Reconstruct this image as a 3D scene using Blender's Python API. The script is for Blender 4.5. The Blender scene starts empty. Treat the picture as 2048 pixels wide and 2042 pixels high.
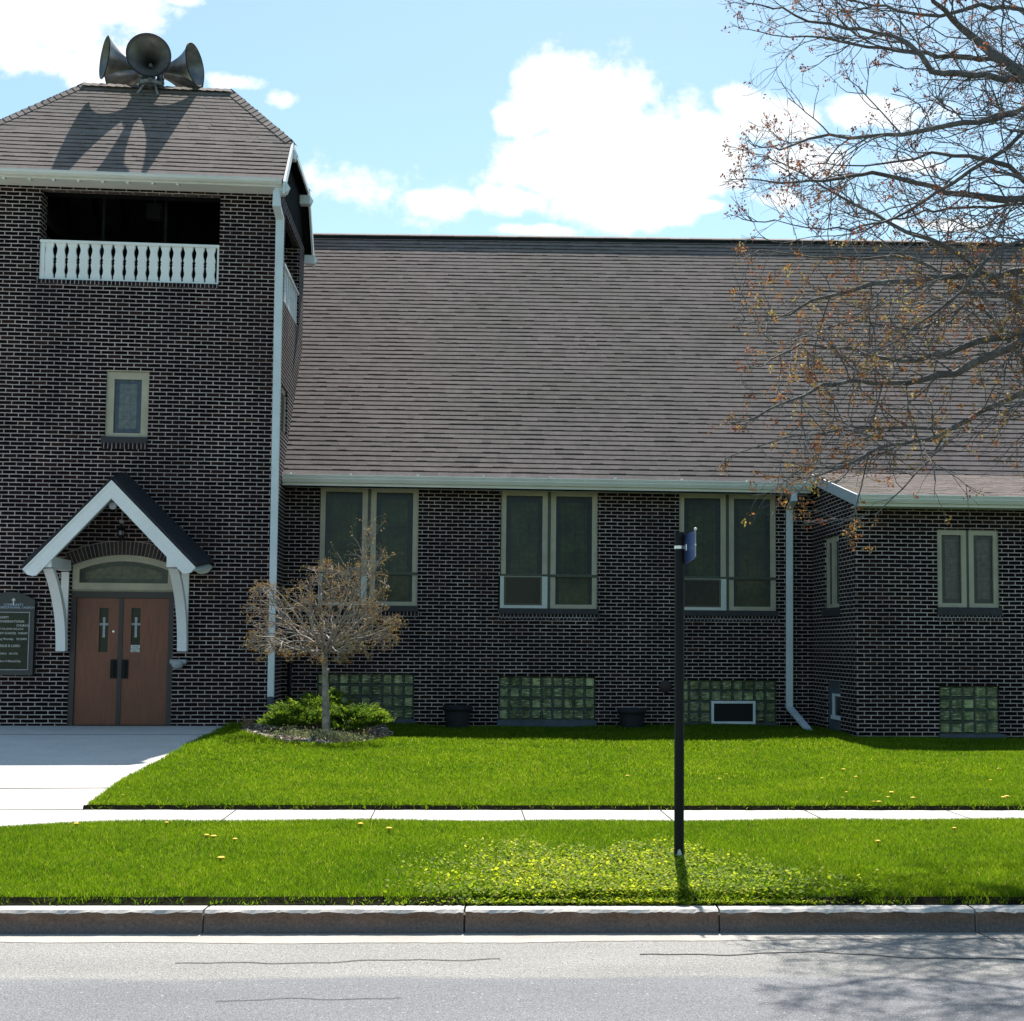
import bpy, math, random
import numpy as np
from mathutils import Vector, Matrix
R = math.radians
random.seed(7); rng = np.random.default_rng(7)
S = bpy.context.scene

# ------------------------------------------------------------------ camera
# world: X along the church front, Y away from the street, Z up, metres; camera 1.65 m above the road
F = 2700.0; PX, PY = 1172.0, 1096.0; EYE = Vector((0, 0, 1.65))
def _n(v): return Vector(v).normalized()
dX = _n((31000 - PX, 1490 - PY, F)); dY = _n((925 - PX, 1290 - PY, F))
dY = (dY - dX * dY.dot(dX)).normalized(); dZ = dX.cross(dY)
RC = Matrix((dX, dY, dZ)).transposed()          # world -> camera (x right, y down, z forward)
cam = bpy.data.cameras.new('camera'); camo = bpy.data.objects.new('camera', cam)
S.collection.objects.link(camo); S.camera = camo
M3 = (Matrix(((1, 0, 0), (0, -1, 0), (0, 0, -1))) @ RC).transposed()
camo.matrix_world = Matrix.Translation(EYE) @ M3.to_4x4()
cam.sensor_fit = 'HORIZONTAL'; cam.sensor_width = 36; cam.lens = 36 * F / 2048
cam.shift_x = (1024 - PX) / 2048; cam.shift_y = (PY - 1021) / 2048
cam.clip_end = 3000; cam.clip_start = .05
S.render.resolution_x = 1024; S.render.resolution_y = 1021

def ray(u, v):
    return RC.transposed() @ Vector((u - PX, v - PY, F))
def at(u, v, X=None, Y=None, Z=None):
    d = ray(u, v)
    if Y is not None: t = Y / d.y
    elif X is not None: t = X / d.x
    else: t = (Z - EYE.z) / d.z
    return EYE + d * t
def pix(p):
    c = RC @ (Vector(p) - EYE); return (PX + F * c.x / c.z, PY + F * c.y / c.z)

# ------------------------------------------------------------------ light
SUN_EL, SUN_AZ = R(57.8), R(8)       # the sun stands behind the church, a little to the right
sv = Vector((math.sin(SUN_AZ) * math.cos(SUN_EL), math.cos(SUN_AZ) * math.cos(SUN_EL), math.sin(SUN_EL)))
sl = bpy.data.lights.new('sun', 'SUN'); sl.energy = 5.0; sl.angle = R(.5); sl.color = (1, .95, .87)
so = bpy.data.objects.new('sun', sl); S.collection.objects.link(so)
so.rotation_euler = sv.to_track_quat('Z', 'Y').to_euler()
S.view_settings.view_transform = 'Standard'; S.view_settings.look = 'None'
S.view_settings.exposure = 1.0; S.view_settings.gamma = 1

W = bpy.data.worlds.new('World'); S.world = W; W.use_nodes = True
wn = W.node_tree.nodes; wl = W.node_tree.links; wn.clear()
def N(nodes, t, **k):
    n = nodes.new(t)
    for a, b in k.items(): setattr(n, a, b)
    return n
sky = N(wn, 'ShaderNodeTexSky', sky_type='NISHITA', sun_disc=False, sun_elevation=SUN_EL, sun_rotation=SUN_AZ,
        altitude=200, air_density=1.0, dust_density=.6, ozone_density=1.0)
tc = N(wn, 'ShaderNodeTexCoord'); sp = N(wn, 'ShaderNodeSeparateXYZ'); wl.new(tc.outputs['Generated'], sp.inputs[0])
def wm(op, a, b=None, c=None, clamp=False):
    n = N(wn, 'ShaderNodeMath', operation=op, use_clamp=clamp)
    for i, v in enumerate((a, b, c)):
        if v is None: continue
        if isinstance(v, (int, float)): n.inputs[i].default_value = v
        else: wl.new(v, n.inputs[i])
    return n.outputs[0]
ay = wm('MAXIMUM', wm('ABSOLUTE', sp.outputs['Y']), .05)
su = wm('DIVIDE', sp.outputs['X'], ay); svv = wm('DIVIDE', sp.outputs['Z'], ay)
cb = N(wn, 'ShaderNodeCombineXYZ'); wl.new(su, cb.inputs[0]); wl.new(svv, cb.inputs[1])
wl.new(wm('MULTIPLY', wm('SIGN', sp.outputs['Y']), 3.0), cb.inputs[2])
nz = N(wn, 'ShaderNodeTexNoise', noise_dimensions='3D'); wl.new(cb.outputs[0], nz.inputs['Vector'])
nz.inputs['Scale'].default_value = 14; nz.inputs['Detail'].default_value = 9; nz.inputs['Roughness'].default_value = .62
nz2 = N(wn, 'ShaderNodeTexNoise', noise_dimensions='3D'); wl.new(cb.outputs[0], nz2.inputs['Vector'])
nz2.inputs['Scale'].default_value = 4.5; nz2.inputs['Detail'].default_value = 4
field = None
BL = [(0, 40, 300, 110, 1.0), (150, 0, 230, 75, 1.0), (60, 110, 170, 50, .7), (200, 130, 90, 60, .8), (470, 165, 70, 28, .75), (560, 200, 55, 24, .6),
      (1180, 215, 170, 150, 1.15), (1100, 320, 150, 100, 1.0), (1290, 300, 200, 130, 1.1), (1250, 400, 200, 60, .9), (1400, 330, 130, 80, 1.0), (1050, 250, 80, 60, .8),
      (890, 402, 85, 28, .36), (1030, 400, 90, 40, .7), (1400, 412, 80, 20, .8), (1560, 235, 120, 60, 1.0), (1760, 225, 150, 50, .8), (1480, 200, 60, 40, .8),
      (1620, 320, 110, 45, .7), (1060, 460, 90, 16, .6), (1830, 330, 90, 26, .6), (370, 0, 70, 18, .6), (760, 345, 80, 18, .05), (1560, 400, 90, 30, .55), (1900, 450, 120, 14, .5)]
for (u, v, a, b, s) in BL:
    d = ray(u, v)
    cx, cz = d.x / d.y, d.z / d.y
    e1 = wm('DIVIDE', wm('SUBTRACT', su, cx), a / F); e2 = wm('DIVIDE', wm('SUBTRACT', svv, cz), b / F)
    q = wm('MULTIPLY', wm('SUBTRACT', 1.0, wm('SQRT', wm('ADD', wm('MULTIPLY', e1, e1), wm('MULTIPLY', e2, e2)))), s)
    field = q if field is None else wm('MAXIMUM', field, q)
field = wm('MAXIMUM', field, -.6)
front = wm('GREATER_THAN', sp.outputs['Y'], 0)
# elsewhere in the sky: scattered fair-weather clouds from noise alone
field = wm('ADD', wm('MULTIPLY', field, front), wm('MULTIPLY', wm('SUBTRACT', 1.0, front), wm('SUBTRACT', wm('MULTIPLY', nz2.outputs['Fac'], 2.4), 1.85)))
field = wm('ADD', field, wm('MULTIPLY', wm('SUBTRACT', nz.outputs['Fac'], .5), 2.3))
mr = N(wn, 'ShaderNodeMapRange', interpolation_type='SMOOTHSTEP'); wl.new(field, mr.inputs['Value'])
mr.inputs['From Min'].default_value = -.02; mr.inputs['From Max'].default_value = .36
tint = N(wn, 'ShaderNodeMix', data_type='RGBA', blend_type='MULTIPLY'); tint.inputs['Factor'].default_value = 1
wl.new(sky.outputs[0], tint.inputs['A']); tint.inputs['B'].default_value = (.93, 1.02, .90, 1)
mx = N(wn, 'ShaderNodeMix', data_type='RGBA'); wl.new(mr.outputs[0], mx.inputs['Factor'])
wl.new(tint.outputs['Result'], mx.inputs['A']); mx.inputs['B'].default_value = (5.9, 6.15, 6.4, 1)
bg = N(wn, 'ShaderNodeBackground'); bg.inputs['Strength'].default_value = .10
wl.new(mx.outputs['Result'], bg.inputs['Color'])
wo = N(wn, 'ShaderNodeOutputWorld'); wl.new(bg.outputs[0], wo.inputs['Surface'])

# ------------------------------------------------------------------ materials
class Mat:
    def __init__(s, name, col=(.5, .5, .5), rough=.7, metal=0, spec=.5):
        s.m = bpy.data.materials.new(name); s.m.use_nodes = True
        s.n = s.m.node_tree.nodes; s.l = s.m.node_tree.links
        s.b = s.n['Principled BSDF']; s.b.inputs['Base Color'].default_value = (*col, 1)
        s.b.inputs['Roughness'].default_value = rough; s.b.inputs['Metallic'].default_value = metal
        s.b.inputs['Specular IOR Level'].default_value = spec
        s.coord = None; s.col = (*col, 1)
    def P(s, kind='Object'):
        if kind == 'UV':
            return N(s.n, 'ShaderNodeUVMap').outputs[0]
        if kind == 'Pos':
            return N(s.n, 'ShaderNodeNewGeometry').outputs['Position']
        return N(s.n, 'ShaderNodeTexCoord').outputs[kind]
    def noise(s, scale, detail=4, rough=.55, vec=None, dist=0, dims='3D'):
        n = N(s.n, 'ShaderNodeTexNoise', noise_dimensions=dims); n.inputs['Scale'].default_value = scale
        n.inputs['Detail'].default_value = detail; n.inputs['Roughness'].default_value = rough; n.inputs['Distortion'].default_value = dist
        s.l.new(vec if vec is not None else s.P('Pos'), n.inputs['Vector']); return n
    def scale(s, vec, sc):
        n = N(s.n, 'ShaderNodeVectorMath', operation='MULTIPLY'); s.l.new(vec, n.inputs[0]); n.inputs[1].default_value = sc; return n.outputs[0]
    def ramp(s, fac, stops):
        n = N(s.n, 'ShaderNodeValToRGB'); s.l.new(fac, n.inputs[0]); e = n.color_ramp.elements
        while len(e) < len(stops): e.new(.5)
        for k, (p, c) in enumerate(stops):
            e[k].position = p; e[k].color = (*c, 1) if len(c) == 3 else c
        return n.outputs[0]
    def mix(s, a, b, fac, mode='MIX'):
        n = N(s.n, 'ShaderNodeMix', data_type='RGBA', blend_type=mode)
        for v, k in ((a, 'A'), (b, 'B'), (fac, 'Factor')):
            if isinstance(v, (int, float)): n.inputs[k].default_value = v
            elif isinstance(v, tuple): n.inputs[k].default_value = (*v, 1)
            else: s.l.new(v, n.inputs[k])
        return n.outputs['Result']
    def math(s, op, a, b=None, clamp=False):
        n = N(s.n, 'ShaderNodeMath', operation=op, use_clamp=clamp)
        for i, v in enumerate((a, b)):
            if v is None: continue
            if isinstance(v, (int, float)): n.inputs[i].default_value = v
            else: s.l.new(v, n.inputs[i])
        return n.outputs[0]
    def base(s, c): s.l.new(c, s.b.inputs['Base Color']); return s
    def bump(s, h, strength=.5, dist=.01):
        n = N(s.n, 'ShaderNodeBump'); n.inputs['Strength'].default_value = strength; n.inputs['Distance'].default_value = dist
        s.l.new(h, n.inputs['Height']); s.l.new(n.outputs[0], s.b.inputs['Normal']); return s
    def trans(s, col, fac):
        t = N(s.n, 'ShaderNodeBsdfTranslucent')
        if isinstance(col, tuple): t.inputs[0].default_value = (*col, 1)
        else: s.l.new(col, t.inputs[0])
        m = N(s.n, 'ShaderNodeMixShader'); m.inputs[0].default_value = fac
        s.l.new(s.b.outputs[0], m.inputs[1]); s.l.new(t.outputs[0], m.inputs[2])
        s.l.new(m.outputs[0], s.n['Material Output'].inputs['Surface']); return s

def brick_mat(name, rot=False, w=.216, h=.0677, mortar=.0150, cols=None, mcol=(.54, .475, .475)):
    m = Mat(name, rough=.95, spec=.06)
    uv = m.P('UV')
    wob = m.noise(3.2, 3, vec=uv); wob2 = m.noise(26, 2, vec=uv)
    sub = N(m.n, 'ShaderNodeVectorMath', operation='SUBTRACT'); m.l.new(wob.outputs['Color'], sub.inputs[0]); sub.inputs[1].default_value = (.5, .5, .5)
    sub2 = N(m.n, 'ShaderNodeVectorMath', operation='SUBTRACT'); m.l.new(wob2.outputs['Color'], sub2.inputs[0]); sub2.inputs[1].default_value = (.5, .5, .5)
    a = N(m.n, 'ShaderNodeVectorMath', operation='ADD'); m.l.new(uv, a.inputs[0]); m.l.new(m.scale(sub.outputs[0], (.03, .012, 0)), a.inputs[1])
    a2 = N(m.n, 'ShaderNodeVectorMath', operation='ADD'); m.l.new(a.outputs[0], a2.inputs[0]); m.l.new(m.scale(sub2.outputs[0], (.012, .006, 0)), a2.inputs[1])
    b = N(m.n, 'ShaderNodeTexBrick'); m.l.new(a2.outputs[0], b.inputs['Vector'])
    b.offset = .5; b.squash = 1; b.inputs['Scale'].default_value = 1
    b.inputs['Brick Width'].default_value = w; b.inputs['Row Height'].default_value = h
    b.inputs['Mortar Size'].default_value = mortar / 2; b.inputs['Mortar Smooth'].default_value = .15; b.inputs['Bias'].default_value = -.1
    b.inputs['Color1'].default_value = (0, 0, 0, 1); b.inputs['Color2'].default_value = (1, 1, 1, 1); b.inputs['Mortar'].default_value = (.5, .5, .5, 1)
    g = m.noise(60, 4, vec=uv); big = m.noise(.5, 3, vec=uv)
    c = m.ramp(b.outputs['Color'], cols or [(0, (.0055, .004, .0055)), (.35, (.012, .0075, .009)), (.6, (.007, .005, .007)), (.85, (.021, .012, .011)), (1, (.045, .024, .018))])
    c = m.mix(c, m.ramp(g.outputs['Fac'], [(.3, (.45, .45, .45)), (.7, (1.5, 1.45, 1.45))]), 1.0, 'MULTIPLY')
    mo = m.mix(mcol, tuple(x * .55 for x in mcol), m.ramp(m.noise(7, 5, vec=uv).outputs['Fac'], [(.35, (0, 0, 0)), (.75, (1, 1, 1))]))
    mo = m.mix(mo, (.34, .27, .26), m.ramp(big.outputs['Fac'], [(.48, (0, 0, 0)), (.72, (.75, .75, .75))]))
    c = m.mix(c, m.ramp(big.outputs['Fac'], [(.35, (.75, .72, .75)), (.65, (1.5, 1.35, 1.2))]), 1.0, 'MULTIPLY')
    st = m.noise(1.1, 6, .7, vec=m.scale(uv, (1, .6, 1)))
    mo = m.mix(mo, m.ramp(st.outputs['Fac'], [(.36, (.62, .60, .62)), (.6, (1.1, 1.08, 1.05))]), 1.0, 'MULTIPLY')
    c = m.mix(c, mo, b.outputs['Fac'])
    m.base(c)
    inv = m.math('SUBTRACT', 1.0, b.outputs['Fac']); hh = m.math('ADD', inv, m.math('MULTIPLY', g.outputs['Fac'], .3))
    m.bump(hh, .6, .008)
    return m.m
MT = {}
MT['brick'] = brick_mat('dark_brick')
MT['brick_warm'] = brick_mat('soldier_brick', w=.0665, h=.24, mortar=.013, cols=[(0, (.012, .010, .014)), (.5, (.02, .015, .02)), (1, (.04, .026, .024))], mcol=(.45, .42, .44))

def simple(name, col, rough=.6, metal=0, var=.25, sc=6, bump=0, spec=.5, sc2=None):
    m = Mat(name, col, rough, metal, spec)
    n = m.noise(sc, 6)
    lo = tuple(c * (1 - var) for c in col); hi = tuple(min(1, c * (1 + var)) for c in col)
    c = m.ramp(n.outputs['Fac'], [(.3, lo), (.7, hi)])
    if sc2:
        n2 = m.noise(sc2, 3); c = m.mix(c, m.ramp(n2.outputs['Fac'], [(.3, (1 - var,) * 3), (.7, (1 + var * .6,) * 3)]), 1.0, 'MULTIPLY')
    m.base(c)
    if bump: m.bump(m.noise(sc * 8, 4).outputs['Fac'], bump, .004)
    return m.m
MT['white'] = simple('white_paint', (.74, .77, .79), .5, var=.05, sc=2, sc2=30)
MT['gutter'] = simple('gutter_paint', (.66, .67, .65), .4, var=.07, sc=2)
MT['gutter_pale'] = simple('gutter_rim_metal', (.75, .77, .76), .35, var=.05, sc=2)  # paler tone for gutter rims, straps and the sign finial
MT['spout'] = simple('downspout_paint', (.58, .66, .71), .4, var=.08, sc=3)
MT['fascia'] = simple('fascia_grey_blue', (.40, .46, .52), .5, var=.05, sc=3)
MT['frame'] = simple('taupe_frame', (.38, .35, .27), .6, var=.12, sc=4)
MT['frame_lt'] = simple('pale_sash', (.50, .54, .52), .5, var=.08, sc=4)
MT['frame_gn'] = simple('dark_bar', (.035, .05, .035), .5, var=.1, sc=4)
MT['brownsash'] = simple('brown_sash', (.07, .055, .04), .5, var=.1, sc=4)
MT['black'] = simple('black_metal', (.007, .008, .010), .6, var=.2, sc=5, spec=.22)
MT['sill'] = simple('dark_sill', (.025, .025, .032), .7, var=.3, sc=9, bump=.2)
MT['concrete_dark'] = simple('dark_concrete', (.06, .075, .10), .85, var=.3, sc=5, bump=.3)
MT['steel'] = simple('bright_steel', (.6, .6, .62), .3, metal=.9, var=.1, sc=20)
MT['silver'] = simple('silver_paint', (.3, .33, .37), .5, var=.2, sc=8)
MT['door_frame'] = simple('door_frame_brown', (.028, .020, .022), .5, var=.15, sc=5)
MT['wood_shade'] = simple('dark_wood_and_shade', (.012, .0125, .014), .9, var=.4, sc=4, spec=.05)  # dark wood; also colours shade onto the belfry's inner walls
MT['planter'] = simple('dark_planter', (.006, .007, .011), .8, var=.3, sc=9)
MT['rust'] = simple('rust_cover', (.035, .02, .02), .7, var=.3, sc=20)
MT['blue'] = simple('sign_blue', (.045, .075, .20), .4, var=.15, sc=6)
MT['signback'] = simple('sign_cabinet', (.012, .018, .022), .4, var=.2, sc=6)
MT['letter'] = simple('letter_white', (.55, .58, .58), .6, var=.05, sc=6)
MT['lettershade'] = simple('letter_blue_white', (.38, .48, .62), .6, var=.05, sc=6)

m = Mat('door_wood', rough=.45)
n = m.noise(3, 8, .7, vec=m.scale(m.P('Pos'), (14, 14, 1.2)))
m.base(m.mix(m.ramp(n.outputs['Fac'], [(.3, (.11, .030, .013)), (.7, (.20, .060, .026))]), m.ramp(m.noise(.9, 3).outputs['Fac'], [(.3, (.75, .75, .8)), (.7, (1.15, 1.1, 1.05))]), 1.0, 'MULTIPLY')); MT['door'] = m.m

def glass_mat(name, c1, c2, lead=None, rough=.22, lw=.11, lh=.3, spec=.5):
    m = Mat(name, rough=rough, spec=spec)
    p = m.P('UV')
    m.b.inputs['Specular IOR Level'].default_value = .22
    n = m.noise(2.2, 5, vec=p); n2 = m.noise(14, 4, vec=p)
    c = m.ramp(n.outputs['Fac'], [(.3, c1), (.7, c2)])
    c = m.mix(c, m.ramp(n2.outputs['Fac'], [(.3, (.7, .7, .7)), (.75, (1.3, 1.3, 1.3))]), 1.0, 'MULTIPLY')
    if lead:
        b = N(m.n, 'ShaderNodeTexBrick'); m.l.new(p, b.inputs['Vector']); b.offset = 0
        b.inputs['Scale'].default_value = 1; b.inputs['Brick Width'].default_value = lw; b.inputs['Row Height'].default_value = lh
        b.inputs['Mortar Size'].default_value = .0035; b.inputs['Mortar Smooth'].default_value = .5
        c = m.mix(c, lead, b.outputs['Fac'])
    m.base(c); m.bump(m.noise(5, 3, vec=p).outputs['Fac'], .06, .01)
    return m.m
MT['stained'] = glass_mat('stained_glass_dark', (.015, .027, .028), (.045, .062, .036), (.006, .009, .008), lw=.17, lh=.42)
MT['stained_edge'] = glass_mat('stained_glass_edge', (.013, .023, .033), (.018, .029, .036))
MT['stained_low'] = glass_mat('stained_glass_figure', (.012, .020, .018), (.062, .066, .036))
MT['darkpane'] = glass_mat('dark_pane', (.010, .014, .014), (.02, .022, .02))
MT['bluegrey'] = glass_mat('blue_grey_border', (.055, .075, .105), (.065, .09, .12))
MT['leaded'] = glass_mat('pale_leaded_glass', (.11, .13, .14), (.14, .155, .16), (.06, .08, .10), lw=.105, lh=.255)
MT['trans_edge'] = glass_mat('transom_border', (.05, .06, .05), (.065, .075, .065))
MT['trans_in'] = glass_mat('transom_glass', (.085, .085, .065), (.13, .125, .09), (.07, .07, .055), lw=.14, lh=5)
MT['wing_edge'] = glass_mat('wing_glass_border', (.045, .05, .05), (.055, .06, .06))
MT['wing_in'] = glass_mat('wing_glass', (.085, .08, .075), (.115, .105, .095), (.05, .055, .055), lw=.09, lh=.19)
MT['doorglass'] = glass_mat('door_glass', (.008, .014, .012), (.02, .03, .018))
MT['sideglass'] = glass_mat('side_glass', (.02, .025, .03), (.04, .045, .05))

m = Mat('glass_block', rough=.18, spec=.4)
p = m.P('UV'); oi = N(m.n, 'ShaderNodeObjectInfo')
n = m.noise(5, 6, vec=p, dist=1.0); n2 = m.noise(1.4, 3, vec=p)
strk = m.noise(6, 5, vec=m.scale(p, (1.2, 7, 1)))
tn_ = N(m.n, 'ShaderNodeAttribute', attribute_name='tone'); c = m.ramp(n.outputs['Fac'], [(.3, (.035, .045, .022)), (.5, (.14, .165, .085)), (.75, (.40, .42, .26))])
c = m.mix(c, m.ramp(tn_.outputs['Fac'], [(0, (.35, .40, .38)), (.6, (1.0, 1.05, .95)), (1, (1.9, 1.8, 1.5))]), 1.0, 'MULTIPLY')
c = m.mix(c, m.ramp(n2.outputs['Fac'], [(.3, (.6, .75, .75)), (.7, (1.35, 1.3, 1.1))]), 1.0, 'MULTIPLY')
c = m.mix(c, (.55, .60, .38), m.ramp(strk.outputs['Fac'], [(.56, (0, 0, 0)), (.66, (.7, .7, .7))]))  # pale streaks paint yellow-green highlights into the block colour
m.base(c); m.bump(strk.outputs['Fac'], .4, .01); MT['gblock'] = m.m
MT['gjoint'] = simple('glass_block_joint', (.030, .042, .040), .6, var=.2, sc=9)

# roof shingle
m = Mat('asphalt_shingle', rough=.95, spec=.2)
geo = m.P('Pos'); at_ = N(m.n, 'ShaderNodeAttribute', attribute_name='tone')
n = m.noise(90, 3, vec=geo); nb = m.noise(.55, 5, vec=geo); nc = m.noise(7, 3, vec=geo)
c = m.ramp(at_.outputs['Fac'], [(0, (.016, .015, .016)), (.04, (.145, .122, .117)), (.35, (.192, .160, .153)), (.7, (.226, .190, .182)), (1, (.275, .232, .222))])
c = m.mix(c, m.ramp(n.outputs['Fac'], [(.3, (.65, .65, .65)), (.7, (1.35, 1.35, 1.35))]), 1.0, 'MULTIPLY')
c = m.mix(c, m.ramp(nb.outputs['Fac'], [(.35, (.88, .91, .88)), (.65, (1.07, 1.04, 1.04))]), 1.0, 'MULTIPLY')
c = m.mix(c, m.ramp(nc.outputs['Fac'], [(.3, (.88, .88, .88)), (.7, (1.1, 1.1, 1.1))]), 1.0, 'MULTIPLY')
m.base(c); m.bump(n.outputs['Fac'], .4, .002); MT['shingle'] = m.m
m = Mat('canopy_shingle', rough=.6, spec=.3)
n = m.noise(60, 3); m.base(m.ramp(n.outputs['Fac'], [(.3, (.012, .013, .017)), (.7, (.028, .030, .036))])); MT['dkshingle'] = m.m

# concrete, asphalt, kerb, earth
def concrete(name, col, st=.25):
    m = Mat(name, col, .85)
    n = m.noise(1.6, 8, .65); n2 = m.noise(40, 4); n3 = m.noise(180, 2)
    c = m.ramp(n.outputs['Fac'], [(.3, tuple(x * (1 - st) for x in col)), (.7, tuple(min(1, x * (1 + st * .5)) for x in col))])
    c = m.mix(c, m.ramp(n2.outputs['Fac'], [(.35, (.86, .86, .86)), (.65, (1.08, 1.08, 1.08))]), 1.0, 'MULTIPLY')
    c = m.mix(c, m.ramp(n3.outputs['Fac'], [(.3, (.9, .9, .9)), (.7, (1.08, 1.08, 1.08))]), 1.0, 'MULTIPLY')
    m.base(c); m.bump(n2.outputs['Fac'], .4, .004); return m
MT['concrete'] = concrete('walk_concrete', (.56, .53, .50), .12).m
MT['joint'] = simple('joint_dirt', (.06, .055, .045), .95, var=.4, sc=14)
m = concrete('kerb_concrete', (.50, .47, .44), .3)
MT['kerb'] = m.m
m = Mat('kerb_face', rough=.9)
s = N(m.n, 'ShaderNodeSeparateXYZ'); m.l.new(m.P('Pos'), s.inputs[0])
n = m.noise(5, 7, .7, vec=m.scale(m.P('Pos'), (1, 1, 2.5))); n2 = m.noise(70, 4)
c = m.ramp(n.outputs['Fac'], [(.3, (.10, .058, .036)), (.55, (.15, .092, .062)), (.75, (.22, .165, .13))])
c = m.mix(c, (.11, .10, .10), m.ramp(m.math('ADD', s.outputs[2], m.math('MULTIPLY', n.outputs['Fac'], .05)), [(.05, (1, 1, 1)), (.11, (0, 0, 0))]))
c = m.mix(c, m.ramp(n2.outputs['Fac'], [(.3, (.7, .7, .7)), (.7, (1.25, 1.25, 1.25))]), 1.0, 'MULTIPLY')
m.base(c); m.bump(n2.outputs['Fac'], .7, .006); MT['kerbface'] = m.m
m = Mat('gutter_apron', rough=.9)
n = m.noise(2.2, 8, .7); n2 = m.noise(120, 3)
c = m.ramp(n.outputs['Fac'], [(.3, (.30, .275, .245)), (.7, (.40, .375, .345))])
c = m.mix(c, m.ramp(n2.outputs['Fac'], [(.3, (.75, .75, .75)), (.7, (1.15, 1.15, 1.15))]), 1.0, 'MULTIPLY')
m.base(c); m.bump(n2.outputs['Fac'], .5, .004); MT['apron'] = m.m
def asphalt(name):
    m = Mat(name, rough=.85); pos = m.P('Pos')
    dt = N(m.n, 'ShaderNodeVectorMath', operation='DOT_PRODUCT'); m.l.new(pos, dt.inputs[0]); dt.inputs[1].default_value = tuple(kn_)
    d = m.math('SUBTRACT', dt.outputs['Value'], kd0)          # signed distance from the kerb foot, negative into the road
    edge_n = m.noise(1.3, 8, .7, vec=m.scale(pos, (.35, 1, 1))); fine = m.noise(22, 4)
    d = m.math('ADD', d, m.math('MULTIPLY', m.math('SUBTRACT', edge_n.outputs['Fac'], .5), .38)); d = m.math('ADD', d, m.math('MULTIPLY', m.math('SUBTRACT', fine.outputs['Fac'], .5), .05))
    n = m.noise(1.1, 7, .65, vec=m.scale(pos, (.5, 1.6, 1)))
    v = N(m.n, 'ShaderNodeTexVoronoi'); v.inputs['Scale'].default_value = 110; m.l.new(pos, v.inputs['Vector'])
    v2 = N(m.n, 'ShaderNodeTexVoronoi'); v2.inputs['Scale'].default_value = 190; m.l.new(pos, v2.inputs['Vector'])
    g = m.noise(110, 4, .7); g2 = m.noise(35, 4)
    new = m.ramp(n.outputs['Fac'], [(.3, (.125, .128, .140)), (.7, (.165, .168, .18))]); old = m.ramp(n.outputs['Fac'], [(.3, (.185, .182, .175)), (.7, (.25, .243, .23))])
    c = m.mix(new, old, m.math('MULTIPLY', m.math('ADD', d, 1.08), 12.0, clamp=True))
    c = m.mix(c, m.ramp(g.outputs['Fac'], [(.34, (.35, .35, .35)), (.66, (1.6, 1.6, 1.6))]), 1.0, 'MULTIPLY')
    c = m.mix(c, m.ramp(v2.outputs['Color'], [(0, (.62, .62, .62)), (1, (1.3, 1.3, 1.3))]), 1.0, 'MULTIPLY')
    c = m.mix(c, m.ramp(g2.outputs['Fac'], [(.35, (.85, .85, .85)), (.65, (1.1, 1.1, 1.1))]), 1.0, 'MULTIPLY')
    c = m.mix(c, (.42, .42, .42), m.ramp(v.outputs['Color'], [(.90, (0, 0, 0)), (.96, (.6, .6, .6))]))
    c = m.mix(c, (.05, .05, .05), m.ramp(v.outputs['Color'], [(.05, (.8, .8, .8)), (.09, (0, 0, 0))]))
    m.base(c); m.bump(g.outputs['Fac'], .8, .004); return m.m
_a, _b = at(0, 1869, Z=0), at(2048, 1866, Z=0); kn_ = Vector((-(_b - _a).normalized().y, (_b - _a).normalized().x, 0)); kd0 = kn_.dot(_a)
MT['asphalt'] = asphalt('asphalt')
MT['crack'] = simple('crack_tar', (.03, .03, .03), .9, var=.3, sc=9)
m = Mat('lawn_soil', rough=1)
n = m.noise(.7, 6); n2 = m.noise(50, 3)
c = m.ramp(n.outputs['Fac'], [(.3, (.022, .055, .008)), (.7, (.035, .075, .010))])
c = m.mix(c, m.ramp(n2.outputs['Fac'], [(.3, (.5, .5, .5)), (.7, (1.3, 1.3, 1.3))]), 1.0, 'MULTIPLY')
m.base(c); MT['soil'] = m.m
MT['edgeshade'] = simple('edge_soil_shade', (.010, .010, .005), 1.0, var=.6, sc=30, bump=.8, spec=.05)  # turf edge soil with the grass overhang's shade put into its colour
MT['bedsoil'] = simple('mulch_soil', (.10, .08, .065), .95, var=.5, sc=25)

def leafy(name, stops, tfac, tcol, nscale=.9, rough=.6, attr='tone'):
    m = Mat(name, rough=rough, spec=.12)
    a = N(m.n, 'ShaderNodeAttribute', attribute_name=attr); n = m.noise(nscale, 5)
    c = m.ramp(a.outputs['Fac'], stops)
    n3 = m.noise(nscale * 7, 4); f = m.mix(m.ramp(n.outputs['Fac'], [(.3, (.74, .82, .8)), (.7, (1.22, 1.12, 1.0))]), m.ramp(n3.outputs['Fac'], [(.32, (.84, .88, .85)), (.68, (1.14, 1.08, 1.0))]), 1.0, 'MULTIPLY')
    c = m.mix(c, f, 1.0, 'MULTIPLY'); m.base(c)
    t = m.mix(c, tcol, 1.0, 'MULTIPLY')
    m.trans(t, tfac); return m.m
MT['grass'] = leafy('grass_blade', [(0, (.048, .103, .004)), (.5, (.084, .155, .006)), (.9, (.138, .212, .012)), (1, (.30, .28, .10))], .55, (2.0, 2.0, 1.2))
MT['clover'] = leafy('clover_leaf', [(0, (.06, .12, .006)), (.5, (.17, .25, .012)), (1, (.44, .46, .05))], .45, (1.8, 1.8, 1.3))
MT['juniper'] = leafy('juniper_spray', [(0, (.03, .07, .012)), (.6, (.07, .14, .018)), (1, (.16, .21, .03))], .5, (1.9, 1.9, 1.2), 3)
MT['drygrass'] = leafy('dry_blade', [(0, (.20, .13, .08)), (1, (.42, .30, .20))], .3, (1.3, 1.2, 1.0))
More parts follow.
